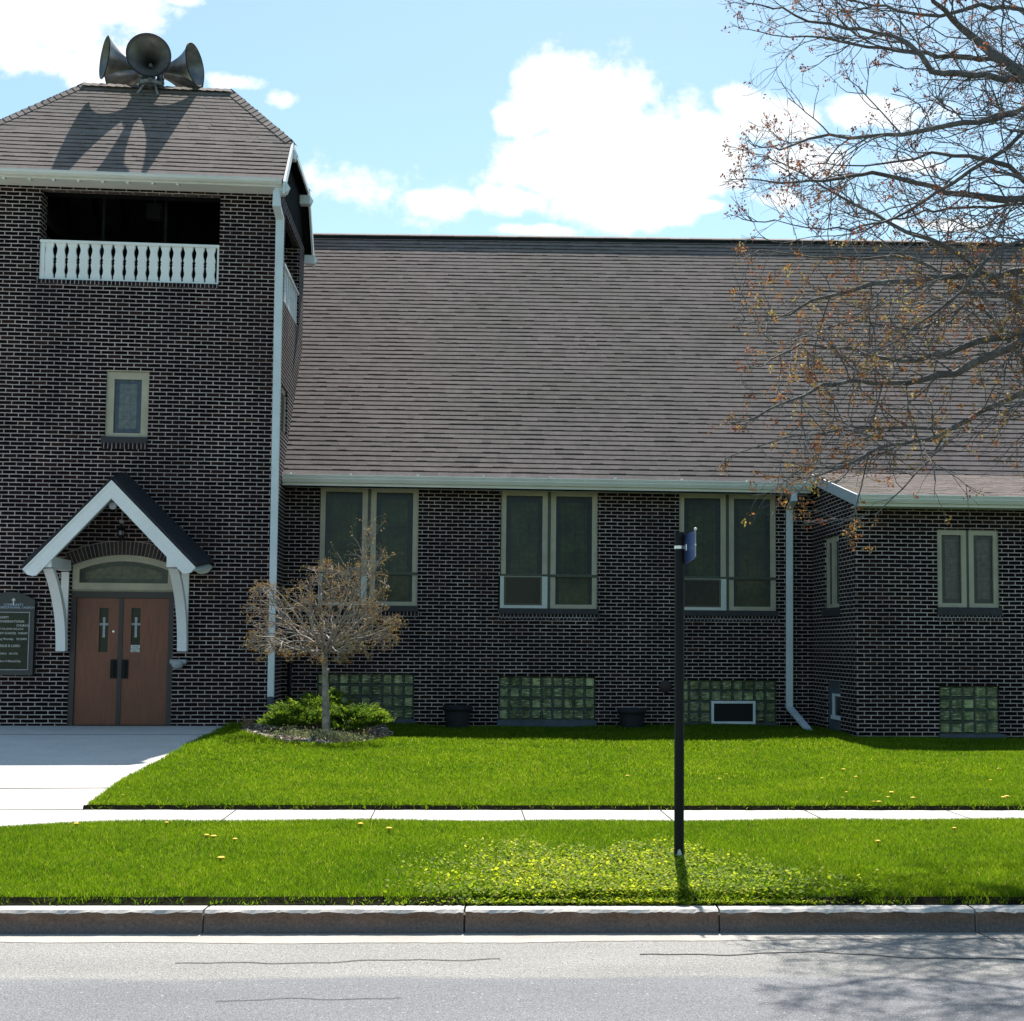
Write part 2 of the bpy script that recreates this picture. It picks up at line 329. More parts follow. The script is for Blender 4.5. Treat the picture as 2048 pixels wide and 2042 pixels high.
MT['groundcover'] = leafy('silver_leaf', [(0, (.08, .12, .06)), (1, (.30, .32, .20))], .3, (1.3, 1.3, 1.0))
MT['mulch'] = leafy('wood_chip', [(0, (.20, .15, .12)), (1, (.60, .50, .43))], .0, (1, 1, 1))
MT['bud'] = leafy('maple_flower', [(0, (.13, .05, .045)), (.4, (.26, .09, .045)), (.75, (.36, .19, .06)), (1, (.42, .34, .12))], .3, (1.5, 1.4, 1.2), 1.5)
MT['bud2'] = leafy('small_bud', [(0, (.17, .08, .04)), (.5, (.34, .19, .07)), (1, (.50, .38, .16))], .25, (1.2, 1.2, 1.0))
MT['dandelion'] = simple('dandelion_yellow', (.75, .50, .02), .7, var=.15, sc=30)
MT['leafgreen'] = simple('leaf_green', (.05, .10, .015), .7, var=.3, sc=10)
MT['treeleaf'] = leafy('tree_leaf', [(0, (.03, .07, .012)), (1, (.08, .14, .02))], .4, (1.6, 1.7, 1.0))
m = Mat('maple_bark', rough=.9)
n = m.noise(9, 6, .6, vec=m.scale(m.P('Pos'), (1, 1, .5))); n2 = m.noise(40, 3)
m.base(m.mix(m.ramp(n.outputs['Fac'], [(.3, (.085, .080, .082)), (.55, (.14, .13, .128)), (.75, (.23, .215, .20))]), m.ramp(n2.outputs['Fac'], [(.3, (.7, .7, .7)), (.7, (1.2, 1.2, 1.2))]), 1.0, 'MULTIPLY')); m.bump(n2.outputs['Fac'], .5, .005); MT['bark'] = m.m
m = Mat('young_bark', rough=.85)
n = m.noise(12, 5); m.base(m.ramp(n.outputs['Fac'], [(.3, (.16, .13, .11)), (.7, (.36, .31, .27))])); m.bump(n.outputs['Fac'], .3, .004); MT['bark2'] = m.m
m = Mat('horn_metal', rough=.42, metal=.55)
n = m.noise(2.4, 4, .5); n2 = m.noise(12, 4)
c = m.ramp(n.outputs['Fac'], [(.25, (.09, .092, .105)), (.5, (.18, .18, .185)), (.75, (.29, .265, .235))])
c = m.mix(c, m.ramp(n2.outputs['Fac'], [(.3, (.8, .8, .8)), (.7, (1.15, 1.15, 1.15))]), 1.0, 'MULTIPLY'); m.base(c); MT['horn'] = m.m

# ------------------------------------------------------------------ mesh helpers
def rootloc(p):
    v = Vector((0, 0, 0))
    while p is not None: v += p.location; p = p.parent
    return v
def tag(o, label=None, cat=None, group=None, kind=None):
    if label: o['label'] = label
    if cat: o['category'] = cat
    if group: o['group'] = group
    if kind: o['kind'] = kind
    return o
def empty(name, loc, label=None, cat=None, group=None):
    o = bpy.data.objects.new(name, None); S.collection.objects.link(o); o.location = loc; o.empty_display_size = .2
    return tag(o, label, cat, group)
class MB:
    def __init__(s): s.v = []; s.f = []; s.t = []; s.sm = []
    def quad(s, *p, tone=0):
        b = len(s.v); s.v += [tuple(q) for q in p]; s.f.append(tuple(range(b, b + len(p)))); s.t.append(tone); s.sm.append(False); return s
    def box(s, a, b, tone=0):
        x0, y0, z0 = [min(a[i], b[i]) for i in range(3)]; x1, y1, z1 = [max(a[i], b[i]) for i in range(3)]
        i = len(s.v)
        s.v += [(x0, y0, z0), (x1, y0, z0), (x1, y1, z0), (x0, y1, z0), (x0, y0, z1), (x1, y0, z1), (x1, y1, z1), (x0, y1, z1)]
        for q in ((0, 3, 2, 1), (4, 5, 6, 7), (0, 1, 5, 4), (1, 2, 6, 5), (2, 3, 7, 6), (3, 0, 4, 7)):
            s.f.append(tuple(i + k for k in q)); s.t.append(tone); s.sm.append(False)
        return s
    def prism(s, pts, vec, tone=0):     # closed polygon extruded by vec
        i = len(s.v); n = len(pts); vec = Vector(vec)
        s.v += [tuple(Vector(p)) for p in pts] + [tuple(Vector(p) + vec) for p in pts]
        s.f.append(tuple(range(i, i + n))[::-1]); s.f.append(tuple(range(i + n, i + 2 * n)))
        for k in range(n): s.f.append((i + k, i + (k + 1) % n, i + n + (k + 1) % n, i + n + k))
        s.t += [tone] * (n + 2); s.sm += [False] * (n + 2); return s
    def tube(s, pts, rad, sides=8, cap=True, tone=0, flat=None):
        pts = [Vector(p) for p in pts]; n = len(pts)
        if not hasattr(rad, '__len__'): rad = [rad] * n
        base = len(s.v); up = None
        for k in range(n):
            d = (pts[min(k + 1, n - 1)] - pts[max(k - 1, 0)]); d = d.normalized() if d.length > 1e-9 else Vector((0, 0, 1))
            if up is None: up = Vector((0, 1, 0)) if abs(d.y) < .9 else Vector((1, 0, 0))
            a = d.cross(up).normalized(); b = a.cross(d).normalized(); up = b
            for j in range(sides):
                t = 2 * math.pi * (j + .5) / sides
                s.v.append(tuple(pts[k] + (a * math.cos(t) + b * math.sin(t)) * rad[k]))
        for k in range(n - 1):
            for j in range(sides):
                j2 = (j + 1) % sides
                s.f.append((base + k * sides + j, base + k * sides + j2, base + (k + 1) * sides + j2, base + (k + 1) * sides + j)); s.t.append(tone); s.sm.append(sides > 4)
        if cap:
            c0 = len(s.v); s.v += s.v[base:base + sides] + s.v[base + (n - 1) * sides:base + n * sides]
            s.f.append(tuple(c0 + j for j in range(sides))[::-1]); s.f.append(tuple(c0 + sides + j for j in range(sides))); s.t += [tone] * 2; s.sm += [False] * 2
        return s
    def lathe(s, c, axis, prof, sides=32, tone=0):   # prof: list of (distance along axis, radius)
        axis = Vector(axis).normalized(); c = Vector(c)
        a = axis.orthogonal().normalized(); b = axis.cross(a); base = len(s.v); n = len(prof)
        for (h, r) in prof:
            for j in range(sides):
                t = 2 * math.pi * j / sides; s.v.append(tuple(c + axis * h + (a * math.cos(t) + b * math.sin(t)) * r))
        for k in range(n - 1):
            for j in range(sides):
                j2 = (j + 1) % sides
                s.f.append((base + k * sides + j, base + k * sides + j2, base + (k + 1) * sides + j2, base + (k + 1) * sides + j)); s.t.append(tone); s.sm.append(True)
        return s
    def build(s, name, mat, parent=None, uv=True, bevel=0):
        off = rootloc(parent) if parent is not None else Vector((0, 0, 0))
        me = bpy.data.meshes.new(name)
        me.from_pydata([(v[0] - off.x, v[1] - off.y, v[2] - off.z) for v in s.v], [], s.f)
        me.materials.append(MT[mat] if isinstance(mat, str) else mat)
        if uv:
            l = me.uv_layers.new(name='UVMap'); vv = s.v; k = 0
            data = []
            for f in s.f:
                p0, p1, p2 = Vector(vv[f[0]]), Vector(vv[f[1]]), Vector(vv[f[2]])
                nn = (p1 - p0).cross(p2 - p0)
                ax = 0 if abs(nn.x) > abs(nn.y) and abs(nn.x) > abs(nn.z) else (1 if abs(nn.y) >= abs(nn.z) else 2)
                for i in f:
                    x, y, z = vv[i]
                    data += ([y, z] if ax == 0 else ([x, z] if ax == 1 else [x, y]))
            l.data.foreach_set('uv', data)
        if any(s.t):
            a = me.attributes.new('tone', 'FLOAT', 'FACE'); a.data.foreach_set('value', [float(t) for t in s.t])
        me.polygons.foreach_set('use_smooth', s.sm)
        me.validate(); me.update()
        o = bpy.data.objects.new(name, me); S.collection.objects.link(o)
        if parent is not None: o.parent = parent
        if bevel:
            b = o.modifiers.new('bevel', 'BEVEL'); b.width = bevel; b.segments = 2; b.limit_method = 'ANGLE'
        return o
def npmesh(name, V, Fc, tone, mat, parent=None, smooth=False):
    off = rootloc(parent) if parent is not None else Vector((0, 0, 0))
    V = np.asarray(V, dtype=np.float32) - np.array(off, dtype=np.float32); Fc = np.asarray(Fc, dtype=np.int32); k = Fc.shape[1]
    me = bpy.data.meshes.new(name); me.vertices.add(len(V)); me.vertices.foreach_set('co', V.ravel())
    me.loops.add(Fc.size); me.loops.foreach_set('vertex_index', Fc.ravel())
    me.polygons.add(len(Fc)); me.polygons.foreach_set('loop_start', np.arange(0, Fc.size, k, dtype=np.int32))
    a = me.attributes.new('tone', 'FLOAT', 'FACE'); a.data.foreach_set('value', np.asarray(tone, dtype=np.float32))
    me.materials.append(MT[mat]); me.update(calc_edges=True)
    o = bpy.data.objects.new(name, me); S.collection.objects.link(o)
    if parent is not None: o.parent = parent
    return o

def wall_y(mb, x0, x1, z0, z1, y, holes, depth, t=0):
    """wall facing -Y at y, thickness t; holes (x0,x1,z0,z1) with reveals of `depth`"""
    xs = sorted({x0, x1} | {h[0] for h in holes} | {h[1] for h in holes}); zs = sorted({z0, z1} | {h[2] for h in holes} | {h[3] for h in holes})
    xs = [x for x in xs if x0 <= x <= x1]; zs = [z for z in zs if z0 <= z <= z1]
    for a, b in zip(xs, xs[1:]):
        for c, d in zip(zs, zs[1:]):
            mx_, mz_ = (a + b) / 2, (c + d) / 2
            if any(h[0] < mx_ < h[1] and h[2] < mz_ < h[3] for h in holes): continue
            mb.quad((a, y, c), (b, y, c), (b, y, d), (a, y, d))
            if t: mb.quad((b, y + t, c), (a, y + t, c), (a, y + t, d), (b, y + t, d))
    for h in holes:
        a, b, c, d = h; e = y + (t or depth)
        mb.quad((a, y, c), (a, y, d), (a, e, d), (a, e, c)); mb.quad((b, y, d), (b, y, c), (b, e, c), (b, e, d))
        mb.quad((a, y, c), (a, e, c), (b, e, c), (b, y, c)); mb.quad((a, y, d), (b, y, d), (b, e, d), (a, e, d))
def wall_x(mb, y0, y1, z0, z1, x, holes, depth, sgn=1):
    """wall on plane x; reveals go in direction sgn*depth"""
    ys = sorted({y0, y1} | {h[0] for h in holes} | {h[1] for h in holes}); zs = sorted({z0, z1} | {h[2] for h in holes} | {h[3] for h in holes})
    for a, b in zip(ys, ys[1:]):
        for c, d in zip(zs, zs[1:]):
            my, mz_ = (a + b) / 2, (c + d) / 2
            if any(h[0] < my < h[1] and h[2] < mz_ < h[3] for h in holes): continue
            mb.quad((x, a, c), (x, b, c), (x, b, d), (x, a, d))
    for h in holes:
        a, b, c, d = h; e = x + sgn * depth
        mb.quad((x, a, c), (x, a, d), (e, a, d), (e, a, c)); mb.quad((x, b, d), (x, b, c), (e, b, c), (e, b, d))
        mb.quad((x, a, c), (e, a, c), (e, b, c), (x, b, c)); mb.quad((x, a, d), (x, b, d), (e, b, d), (e, a, d))

# ------------------------------------------------------------------ ground
YT, YN, YW = 22.8, 24.6, 21.8       # wall planes: tower, nave, side wing
ZL = .14                            # lawn level
kL, kR = at(0, 1869, Z=0), at(2048, 1866, Z=0)          # foot of the kerb
kd = (kR - kL).normalized(); kn = Vector((-kd.y, kd.x, 0))
def along(y_off, s, z=0): return Vector((kL.x, kL.y, 0)) + kd * s + kn * y_off + Vector((0, 0, z))
KH = .132
# base terrain sheet to the horizon (lawn level), road trench on top of it as its own sheet
MB().quad((-800, -600, -.02), (800, -600, -.02), (800, 900, -.02), (-800, 900, -.02)).build('terrain', 'soil').update_tag()
tag(bpy.data.objects['terrain'], kind='structure')
mb = MB(); mb.quad(along(-8.6, -60), along(.01, -60), along(.01, 60), along(-8.6, 60)); road = mb.build('road', 'asphalt'); tag(road, kind='structure')
mb = MB(); xs = np.arange(-12, 24, .05); e = [-.19 - .05 * math.sin(x * .8) - .012 * math.sin(x * 5) - .012 * random.random() for x in xs]
for k in range(len(xs) - 1): mb.quad(along(e[k], xs[k], .0025), along(e[k + 1], xs[k + 1], .0025), along(.02, xs[k + 1], .0025), along(.02, xs[k], .0025))
tag(mb.build('gutter_pan', 'apron'), kind='structure')
mb = MB()
def crack(pts, w, z=.003, wob=.02):
    P = []
    for (a, b) in zip(pts, pts[1:]):
        n_ = max(2, int((Vector(b) - Vector(a)).length / .04))
        for k in range(n_): P.append(Vector(a).lerp(Vector(b), k / n_) + Vector((0, wob * (math.sin(len(P) * .31) + .5 * math.sin(len(P) * .83 + 1) + random.uniform(-.15, .15)), 0)))
    P.append(Vector(pts[-1]))
    for p, q in zip(P, P[1:]):
        d = (q - p).normalized(); nn = Vector((-d.y, d.x, 0)); wa = w * .5; wb = w * .5
        mb.quad(*[Vector((c.x, c.y, z)) for c in (p - nn * wa, q - nn * wb, q + nn * wb, p + nn * wa)])
crack([at(350, 1928, Z=0), at(480, 1927, Z=0), at(640, 1925, Z=0), at(820, 1921, Z=0), at(1000, 1918, Z=0)], .011)
crack([at(1280, 1910, Z=0), at(1430, 1911, Z=0), at(1560, 1904, Z=0), at(1700, 1909, Z=0), at(1850, 1916, Z=0), at(2048, 1920, Z=0)], .015)
crack([at(430, 2005, Z=0), at(620, 1998, Z=0), at(800, 1996, Z=0)], .007)
crack([at(1955, 1866, Z=0), at(1985, 1880, Z=0), at(2010, 1888, Z=0)], .008, .004)
tag(mb.build('road_cracks', 'crack'), kind='structure')
# kerb stones, each a block of its own
jpx = [-1150, -630, -110, 405, 928, 1440, 1955, 2470, 2990]
js = []
for u in jpx:
    p = at(u, 1868, Z=0); js.append((Vector((p.x, p.y, 0)) - Vector((kL.x, kL.y, 0))).dot(kd))
klab = ['', 'stone left of the picture, beyond its left edge', 'stone at the far left, cut by the picture edge below the entrance walk', 'stone second from the left, straight below the small budding tree',
        'stone crossed by the shadow of the sign pole', 'stone just right of the pole shadow, second from the right', 'stone at the far right in the branch shadows, cut by the picture edge', 'stone right of the picture, beyond its right edge']
for k in range(1, 8):
    a, b = js[k] + .006, js[k + 1] - .006
    mb = MB(); n_ = 60; top = []; jag = []
    for i in range(n_ + 1):
        s_ = a + (b - a) * i / n_
        j = .006 * math.sin(s_ * 9 + k) + random.uniform(-.004, .004)
        jag.append((s_, j, random.uniform(0, .007) + .004 * math.sin(s_ * 23)))
    for (s0, j0, d0), (s1, j1, d1) in zip(jag, jag[1:]):
        mb.quad(along(0, s0), along(0, s1), along(.012 + j1 * .4, s1, KH - .012 - d1), along(.012 + j0 * .4, s0, KH - .012 - d0), tone=0)
    fo = mb
    root = empty('kerb_stone', along(.06, (a + b) / 2), 'weathered kerb ' + klab[k], 'kerb stone', 'kerb stones along the road edge')
    fo.build('face', 'kerbface', root)
    mb = MB()
    for (s0, j0, d0), (s1, j1, d1) in zip(jag, jag[1:]):
        mb.quad(along(.012 + j0 * .4, s0, KH - .012 - d0), along(.012 + j1 * .4, s1, KH - .012 - d1), along(.028 + j1, s1, KH), along(.028 + j0, s0, KH))
        mb.quad(along(.028 + j0, s0, KH), along(.028 + j1, s1, KH), along(.15, s1, KH), along(.15, s0, KH))
    for s_, q in ((a, 1), (b, -1)):
        mb.quad(along(0, s_), along(.012, s_, KH - .012), along(.028, s_, KH), along(.15, s_, KH), along(.15, s_, -.05))
    mb.quad(along(.15, a, KH), along(.15, b, KH), along(.15, b, -.05), along(.15, a, -.05))
    mb.build('top', 'kerb', root)
mb = MB(); mb.box((0, 0, 0), (0, 0, 0)); mb = MB()
mb.quad(along(.03, -30, .0), along(.03, 30, .0), along(.03, 30, .10), along(.03, -30, .10)); mb.quad(along(.03, -30, .10), along(.03, 30, .10), along(.16, 30, .10), along(.16, -30, .10))
tag(mb.build('kerb_joint_soil', 'joint'), kind='structure')
# far side of the kerb beyond the picture, and the ground over the road
# lawn sheet
edge = [at(165, 1619, Z=ZL + .002), at(200, 1597, Z=.155), at(225, 1577, Z=.165), at(275, 1548, Z=.185), at(330, 1520, Z=.205), at(395, 1482, Z=.26), at(455, 1455, Z=.285)]
edge.append(Vector((edge[-1].x - .02, YT + .02, .292)))
def walk_edge(y): return np.interp(y, [p.y for p in edge], [p.x for p in edge])
def walk_z(y): return np.interp(y, [p.y for p in edge], [p.z for p in edge])
def lawn_z(x, y):
    """gentle swell of the lawn; the ground rises to the tower door on the left"""
    t = np.clip((y - 11.5) / 9, 0, 1)
    base = ZL + .02 * np.sin(x * .9 + y * .4) * t + .015 * np.sin(y * .8 + x * .25) * t - .02 * np.clip((x - 4) / 4, 0, 1) * t
    k = np.clip(1 - (x - walk_edge(y)) / 3.6, 0, 1); k = k * k * (3 - 2 * k) * np.clip((y - edge[0].y) / .5, 0, 1)
    lip = .035 * np.clip((y - (swb(x) + .05)) / .04, 0, 1) * (x > walk_edge(y)) + .030 * np.clip((y - (kline(x) + .19)) / .05, 0, 1) * np.clip((swf(x) - y - .02) / .12, 0, 1)
    return base * (1 - k) + walk_z(y) * k + lip
swF = [at(-300, 1668, Z=ZL), at(0, 1659, Z=ZL), at(100, 1653, Z=ZL), at(200, 1650, Z=ZL), at(500, 1648, Z=ZL), at(2300, 1645, Z=ZL)]   # walk, street side
swB = [at(-300, 1619, Z=ZL), at(165, 1620, Z=ZL), at(2300, 1621.5, Z=ZL)]
def kline(x): return kL.y + (x - kL.x) * kd.y / kd.x
def swf(x):
    return np.interp(x, [p.x for p in swF], [p.y for p in swF])
def swb(x):
    return np.interp(x, [p.x for p in swB], [p.y for p in swB])
gx = np.concatenate([np.linspace(-60, -10, 20), np.linspace(-9.75, 14, 140), np.linspace(16, 70, 20)]); gy = np.concatenate([np.linspace(12.9, 26, 110), np.linspace(28, 120, 12)])
mb = MB()
yk = lambda x: kline(x) + .14
for a, b in zip(gx, gx[1:]):
    ls = [[yk(q), kline(q) + .185, kline(q) + .24] + list(np.linspace(kline(q) + .3, swf(q) - .15, 8)) + [swf(q) - .02, swb(q) + .045, swb(q) + .095, max(swb(q) + .3, 12.6)] for q in (a, b)]
    for (c0, c1, d0, d1) in zip(ls[0], ls[1], ls[0][1:], ls[1][1:]):
        mb.quad((a, c0, float(lawn_z(a, c0)) - .01), (b, c1, float(lawn_z(b, c1)) - .01), (b, d1, float(lawn_z(b, d1)) - .01), (a, d0, float(lawn_z(a, d0)) - .01))
    mb.quad((a, max(swb(a) + .3, 12.6), float(lawn_z(a, 12.6)) - .01), (b, max(swb(b) + .3, 12.6), float(lawn_z(b, 12.6)) - .01), (b, 12.9, float(lawn_z(b, 12.9)) - .01), (a, 12.9, float(lawn_z(a, 12.9)) - .01))
    for c, d in zip(gy, gy[1:]):
        mb.quad(*[(p, q, float(lawn_z(p, q)) - (.03 if p < float(walk_edge(q)) + .1 else .01)) for p, q in ((a, c), (b, c), (b, d), (a, d))])
tag(mb.build('lawn', 'soil'), kind='structure')
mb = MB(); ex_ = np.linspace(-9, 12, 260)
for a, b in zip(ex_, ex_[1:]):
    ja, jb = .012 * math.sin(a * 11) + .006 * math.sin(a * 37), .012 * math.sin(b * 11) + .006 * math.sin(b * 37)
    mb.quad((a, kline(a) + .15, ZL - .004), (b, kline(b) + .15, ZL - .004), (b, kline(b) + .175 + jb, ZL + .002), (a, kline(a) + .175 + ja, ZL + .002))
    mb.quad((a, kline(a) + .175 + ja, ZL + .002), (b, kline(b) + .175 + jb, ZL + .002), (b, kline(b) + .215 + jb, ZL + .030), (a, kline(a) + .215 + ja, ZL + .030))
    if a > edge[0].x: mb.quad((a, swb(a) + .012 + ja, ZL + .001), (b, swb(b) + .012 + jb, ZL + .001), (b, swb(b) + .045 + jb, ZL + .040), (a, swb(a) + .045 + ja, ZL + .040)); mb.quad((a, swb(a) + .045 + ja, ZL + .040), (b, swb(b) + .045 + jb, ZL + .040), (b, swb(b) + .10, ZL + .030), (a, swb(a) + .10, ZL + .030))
tag(mb.build('turf_edge_shade', 'edgeshade'), kind='structure')  # near-black strip paints in the shadow under the overhanging grass edge
MB().quad(along(-40, -60, .1), along(-8.6, -60, .1), along(-8.6, 60, .1), along(-40, 60, .1)).build('verge', 'soil'); tag(bpy.data.objects['verge'], kind='structure')
# sidewalk
mb = MB(); xs = np.linspace(-16, 16, 129)
for a, b in zip(xs, xs[1:]):
    mb.quad((a, float(swf(a)) - .02, ZL), (b, float(swf(b)) - .02, ZL), (b, float(swb(b)) + .02, ZL), (a, float(swb(a)) + .02, ZL))
tag(mb.build('sidewalk', 'concrete'), kind='structure')
# entrance walk: quad strip from the sidewalk to the tower door
mb = MB(); ys = np.linspace(edge[0].y, YT + .02, 60)
for a, b in zip(ys, ys[1:]):
    mb.quad((-16, a, walk_z(a) + .004), (walk_edge(a), a, walk_z(a) + .004), (walk_edge(b), b, walk_z(b) + .004), (-16, b, walk_z(b) + .004))
    mb.quad((walk_edge(a), a, walk_z(a) + .004), (walk_edge(a), a, walk_z(a) - .1), (walk_edge(b), b, walk_z(b) - .1), (walk_edge(b), b, walk_z(b) + .004))
tag(mb.build('entrance_path', 'concrete'), kind='structure')
mb = MB()
def joint(p, q, w=.012, dz=.0045):
    p, q = Vector(p), Vector(q); d = (q - p).normalized(); nn = Vector((-d.y, d.x, 0)) * w / 2; up = Vector((0, 0, dz))
    mb.quad(p - nn + up, q - nn + up, q + nn + up, p + nn + up)
p1 = at(225, 1577, Z=.165); joint((-9, p1.y - .05, walk_z(p1.y) + .004), (p1.x, p1.y, walk_z(p1.y) + .004), .045)
p1 = at(420, 1470, Z=.27); joint((-9, p1.y, walk_z(p1.y) + .004), (p1.x, p1.y, walk_z(p1.y) + .004), .04)
joint((swB[1].x - .5, swB[1].y, ZL + .002), (swB[1].x + .1, swB[1].y, ZL + .002), .015)
for u, du in ((452, 12), (740, 0), (1050, 0), (1340, -6), (1640, -14), (1930, -30)):
    a = at(u - du * .6, 1640, Z=ZL); b = at(u + du * -1.0 + du * .4, 1621, Z=ZL); x_ = a.x
    joint((x_, float(swf(x_)) - .02, ZL), (x_, float(swb(x_)) + .02, ZL), .012)
p1 = at(225, 1577, Z=.165); x_ = -6.3; joint((x_, p1.y, walk_z(p1.y) + .004), (x_, YT - .1, walk_z(YT) + .004), .012, .006) if False else None
tag(mb.build('path_joints', 'joint'), kind='structure')
# planting bed by the tower corner
bed = [at(u, v, Z=.27) for u, v in ((478, 1466), (560, 1482), (660, 1484), (745, 1474), (790, 1462), (760, 1440), (560, 1436), (500, 1448))]
MB().quad(*[(p.x, p.y, .0) for p in bed]).build('tmp', 'bedsoil'); bpy.data.objects.remove(bpy.data.objects['tmp'])
cxb = sum(p.x for p in bed) / 8; cyb = sum(p.y for p in bed) / 8
mb = MB()
for p, q in zip(bed, bed[1:] + bed[:1]): mb.quad((p.x, p.y, float(lawn_z(p.x, p.y)) + .0), (q.x, q.y, float(lawn_z(q.x, q.y)) + .0), (cxb, cyb, float(lawn_z(cxb, cyb)) + .10))
tag(mb.build('planting_bed', 'bedsoil'), kind='structure')
def in_bed(x, y):
    c = np.zeros(np.shape(x), bool); P = [(p.x, p.y) for p in bed]
    for (x1, y1), (x2, y2) in zip(P, P[1:] + P[:1]):
        if y1 == y2: continue
        cond = ((y1 > y) != (y2 > y)) & (x < (x2 - x1) * (y - y1) / (y2 - y1) + x1); c ^= cond
    return c

# ------------------------------------------------------------------ church
church = empty('church', (0, YN, ZL), 'dark brick church with square belfry tower, long shingled nave roof and leaded windows', 'church')
TXR = at(553, 420, Y=YT).x; TXR = (TXR + at(543, 1100, Y=YT).x) / 2
TD = 3.75; TXC = at(304, 300, Y=YT + TD / 2).x + .08; TXL = 2 * TXC - TXR
ZE = at(300, 372, Y=YT - .4).z                       # tower eave
def px_rect(u0, v0, u1, v1, Y):
    a = at(u0, (v0 + v1) / 2, Y=Y); b = at(u1, (v0 + v1) / 2, Y=Y); c = at((u0 + u1) / 2, v0, Y=Y); d = at((u0 + u1) / 2, v1, Y=Y)
    return [a.x, b.x, d.z, c.z]
# openings
belf = px_rect(80, 400, 439, 563, YT); belf[3] = ZE + .0
tw = px_rect(211, 743, 297, 874, YT)
dr = px_rect(139, 1183, 345, 1449, YT); dr[2] = .29
tr = px_rect(144, 1107, 340, 1183, YT)
dr[0] = min(dr[0], tr[0]); dr[1] = max(dr[1], tr[1]); tr[0], tr[1] = dr[0], dr[1]; tr[2] = dr[3]
# tower front with an arched hole over the door: arch filled by the soldier course part
fb = MB(); hs = [tuple(belf), tuple(tw), (dr[0], dr[1], dr[2], tr[3])]
wall_y(fb, TXL, TXR, 0, ZE + .25, YT, hs, .10)
side_b = [at(563, 520, X=TXR).y, 0, belf[2], ZE - .0]
sbt = at(575, 435, X=TXR).z; sb0 = YT + .95; sb1 = YT + TD - .72
sw_ = (sb0 + .15, sb0 + .85, at(580, 880, X=TXR).z, at(573, 782, X=TXR).z)
sw_ = (YT + .95, YT + 1.75, sw_[2], sw_[3])
wall_x(fb, YT, YT + TD, 0, ZE + .25, TXR, [(sb0, sb1, belf[2], sbt), sw_], .12, -1)
wall_x(fb, YT, YT + TD, 0, ZE + .25, TXL, [(sb0, sb1, belf[2], sbt)], .12, 1)
wall_y(fb, TXL, TXR, 0, ZE + .25, YT + TD, [], 0)
# thickness of belfry piers (inner faces)
ti = .32
li = MB()
wall_y(li, TXL + ti, TXR - ti, belf[2] - .3, ZE + .25, YT + ti, [tuple(belf)], 0)
wall_y(li, TXL + ti, TXR - ti, belf[2] - .3, ZE + .25, YT + TD - ti, [], 0)
wall_x(li, YT + ti, YT + TD - ti, belf[2] - .3, ZE + .25, TXR - ti, [(sb0, sb1, belf[2], sbt)], 0)
wall_x(li, YT + ti, YT + TD - ti, belf[2] - .3, ZE + .25, TXL + ti, [(sb0, sb1, belf[2], sbt)], 0)
a, b, c, d = belf
fb.quad((a, YT + .1, c), (a, YT + .1, d), (a, YT + ti, d), (a, YT + ti, c)); fb.quad((b, YT + .1, c), (b, YT + .1, d), (b, YT + ti, d), (b, YT + ti, c)); fb.quad((a, YT + .1, c), (b, YT + .1, c), (b, YT + ti, c), (a, YT + ti, c))
for x_, sg in ((TXR, -1), (TXL, 1)):
    for y_ in (sb0, sb1): fb.quad((x_ + sg * .12, y_, c), (x_ + sg * ti, y_, c), (x_ + sg * ti, y_, sbt), (x_ + sg * .12, y_, sbt))
    fb.quad((x_ + sg * .12, sb0, c), (x_ + sg * .12, sb1, c), (x_ + sg * ti, sb1, c), (x_ + sg * ti, sb0, c))
fb.build('tower_wall', 'brick', church); li.build('belfry_inner_shade', 'wood_shade', church)  # inner wall faces near-black, painting in the dimness of the belfry
mb = MB(); mb.box((TXL + ti, YT + ti, c - .32), (TXR - ti, YT + TD - ti, c - .25)); mb.build('belfry_floor', 'wood_shade', church)
# rafters under the tower roof
RZ = at(318, 176, Y=YT + TD / 2 - .03).z; EY0, EY1 = YT - .42, YT + TD + .35
ZR0 = at(300, 350, Y=EY0).z                      # roof edge height at the front eave
HX = .13
ex0, ex1 = TXL - HX, TXR + HX
ym = (EY0 + EY1) / 2; pitch = (RZ - ZR0) / (ym - EY0)
kz = at(584, 285, X=ex1).z; kz = ZR0 + 1.02; ky0 = EY0 + (kz - ZR0) / pitch; ky1 = EY1 - (kz - ZR0) / pitch
hipx = (RZ - kz) / pitch
rx0, rx1 = ex0 + hipx * .98, ex1 - hipx * .98
mb = MB()
for k in range(9):
    x = TXL + ti + .1 + k * (TXR - TXL - 2 * ti - .2) / 8
    for (ya, yb) in ((YT + .05, ym), (YT + TD - .05, ym)):
        za = ZR0 + pitch * abs(ya - (EY0 if ya < ym else EY1)) - .1
        zb_ = min(RZ - .10, kz + pitch * min(x - ex0, ex1 - x - .05) - .12); yq = yb + (RZ - .10 - zb_) / pitch * (-1 if ya < ym else 1)
        mb.prism([(x, ya, za - .16), (x, ya, za - .02), (x, yq, zb_), (x, yq, zb_ - .16)], (.05, 0, 0))
mb.box((TXL + ti, ym - .05, RZ - 1.0), (TXR - ti, ym + .05, RZ - .86))
for u in (205, 329):
    x = at(u, 430, Y=YT + .5).x; mb.box((x, YT + .5, c - .2), (x + .045, YT + .545, ZE + .5))
mb.build('rafters', 'wood_shade', church)
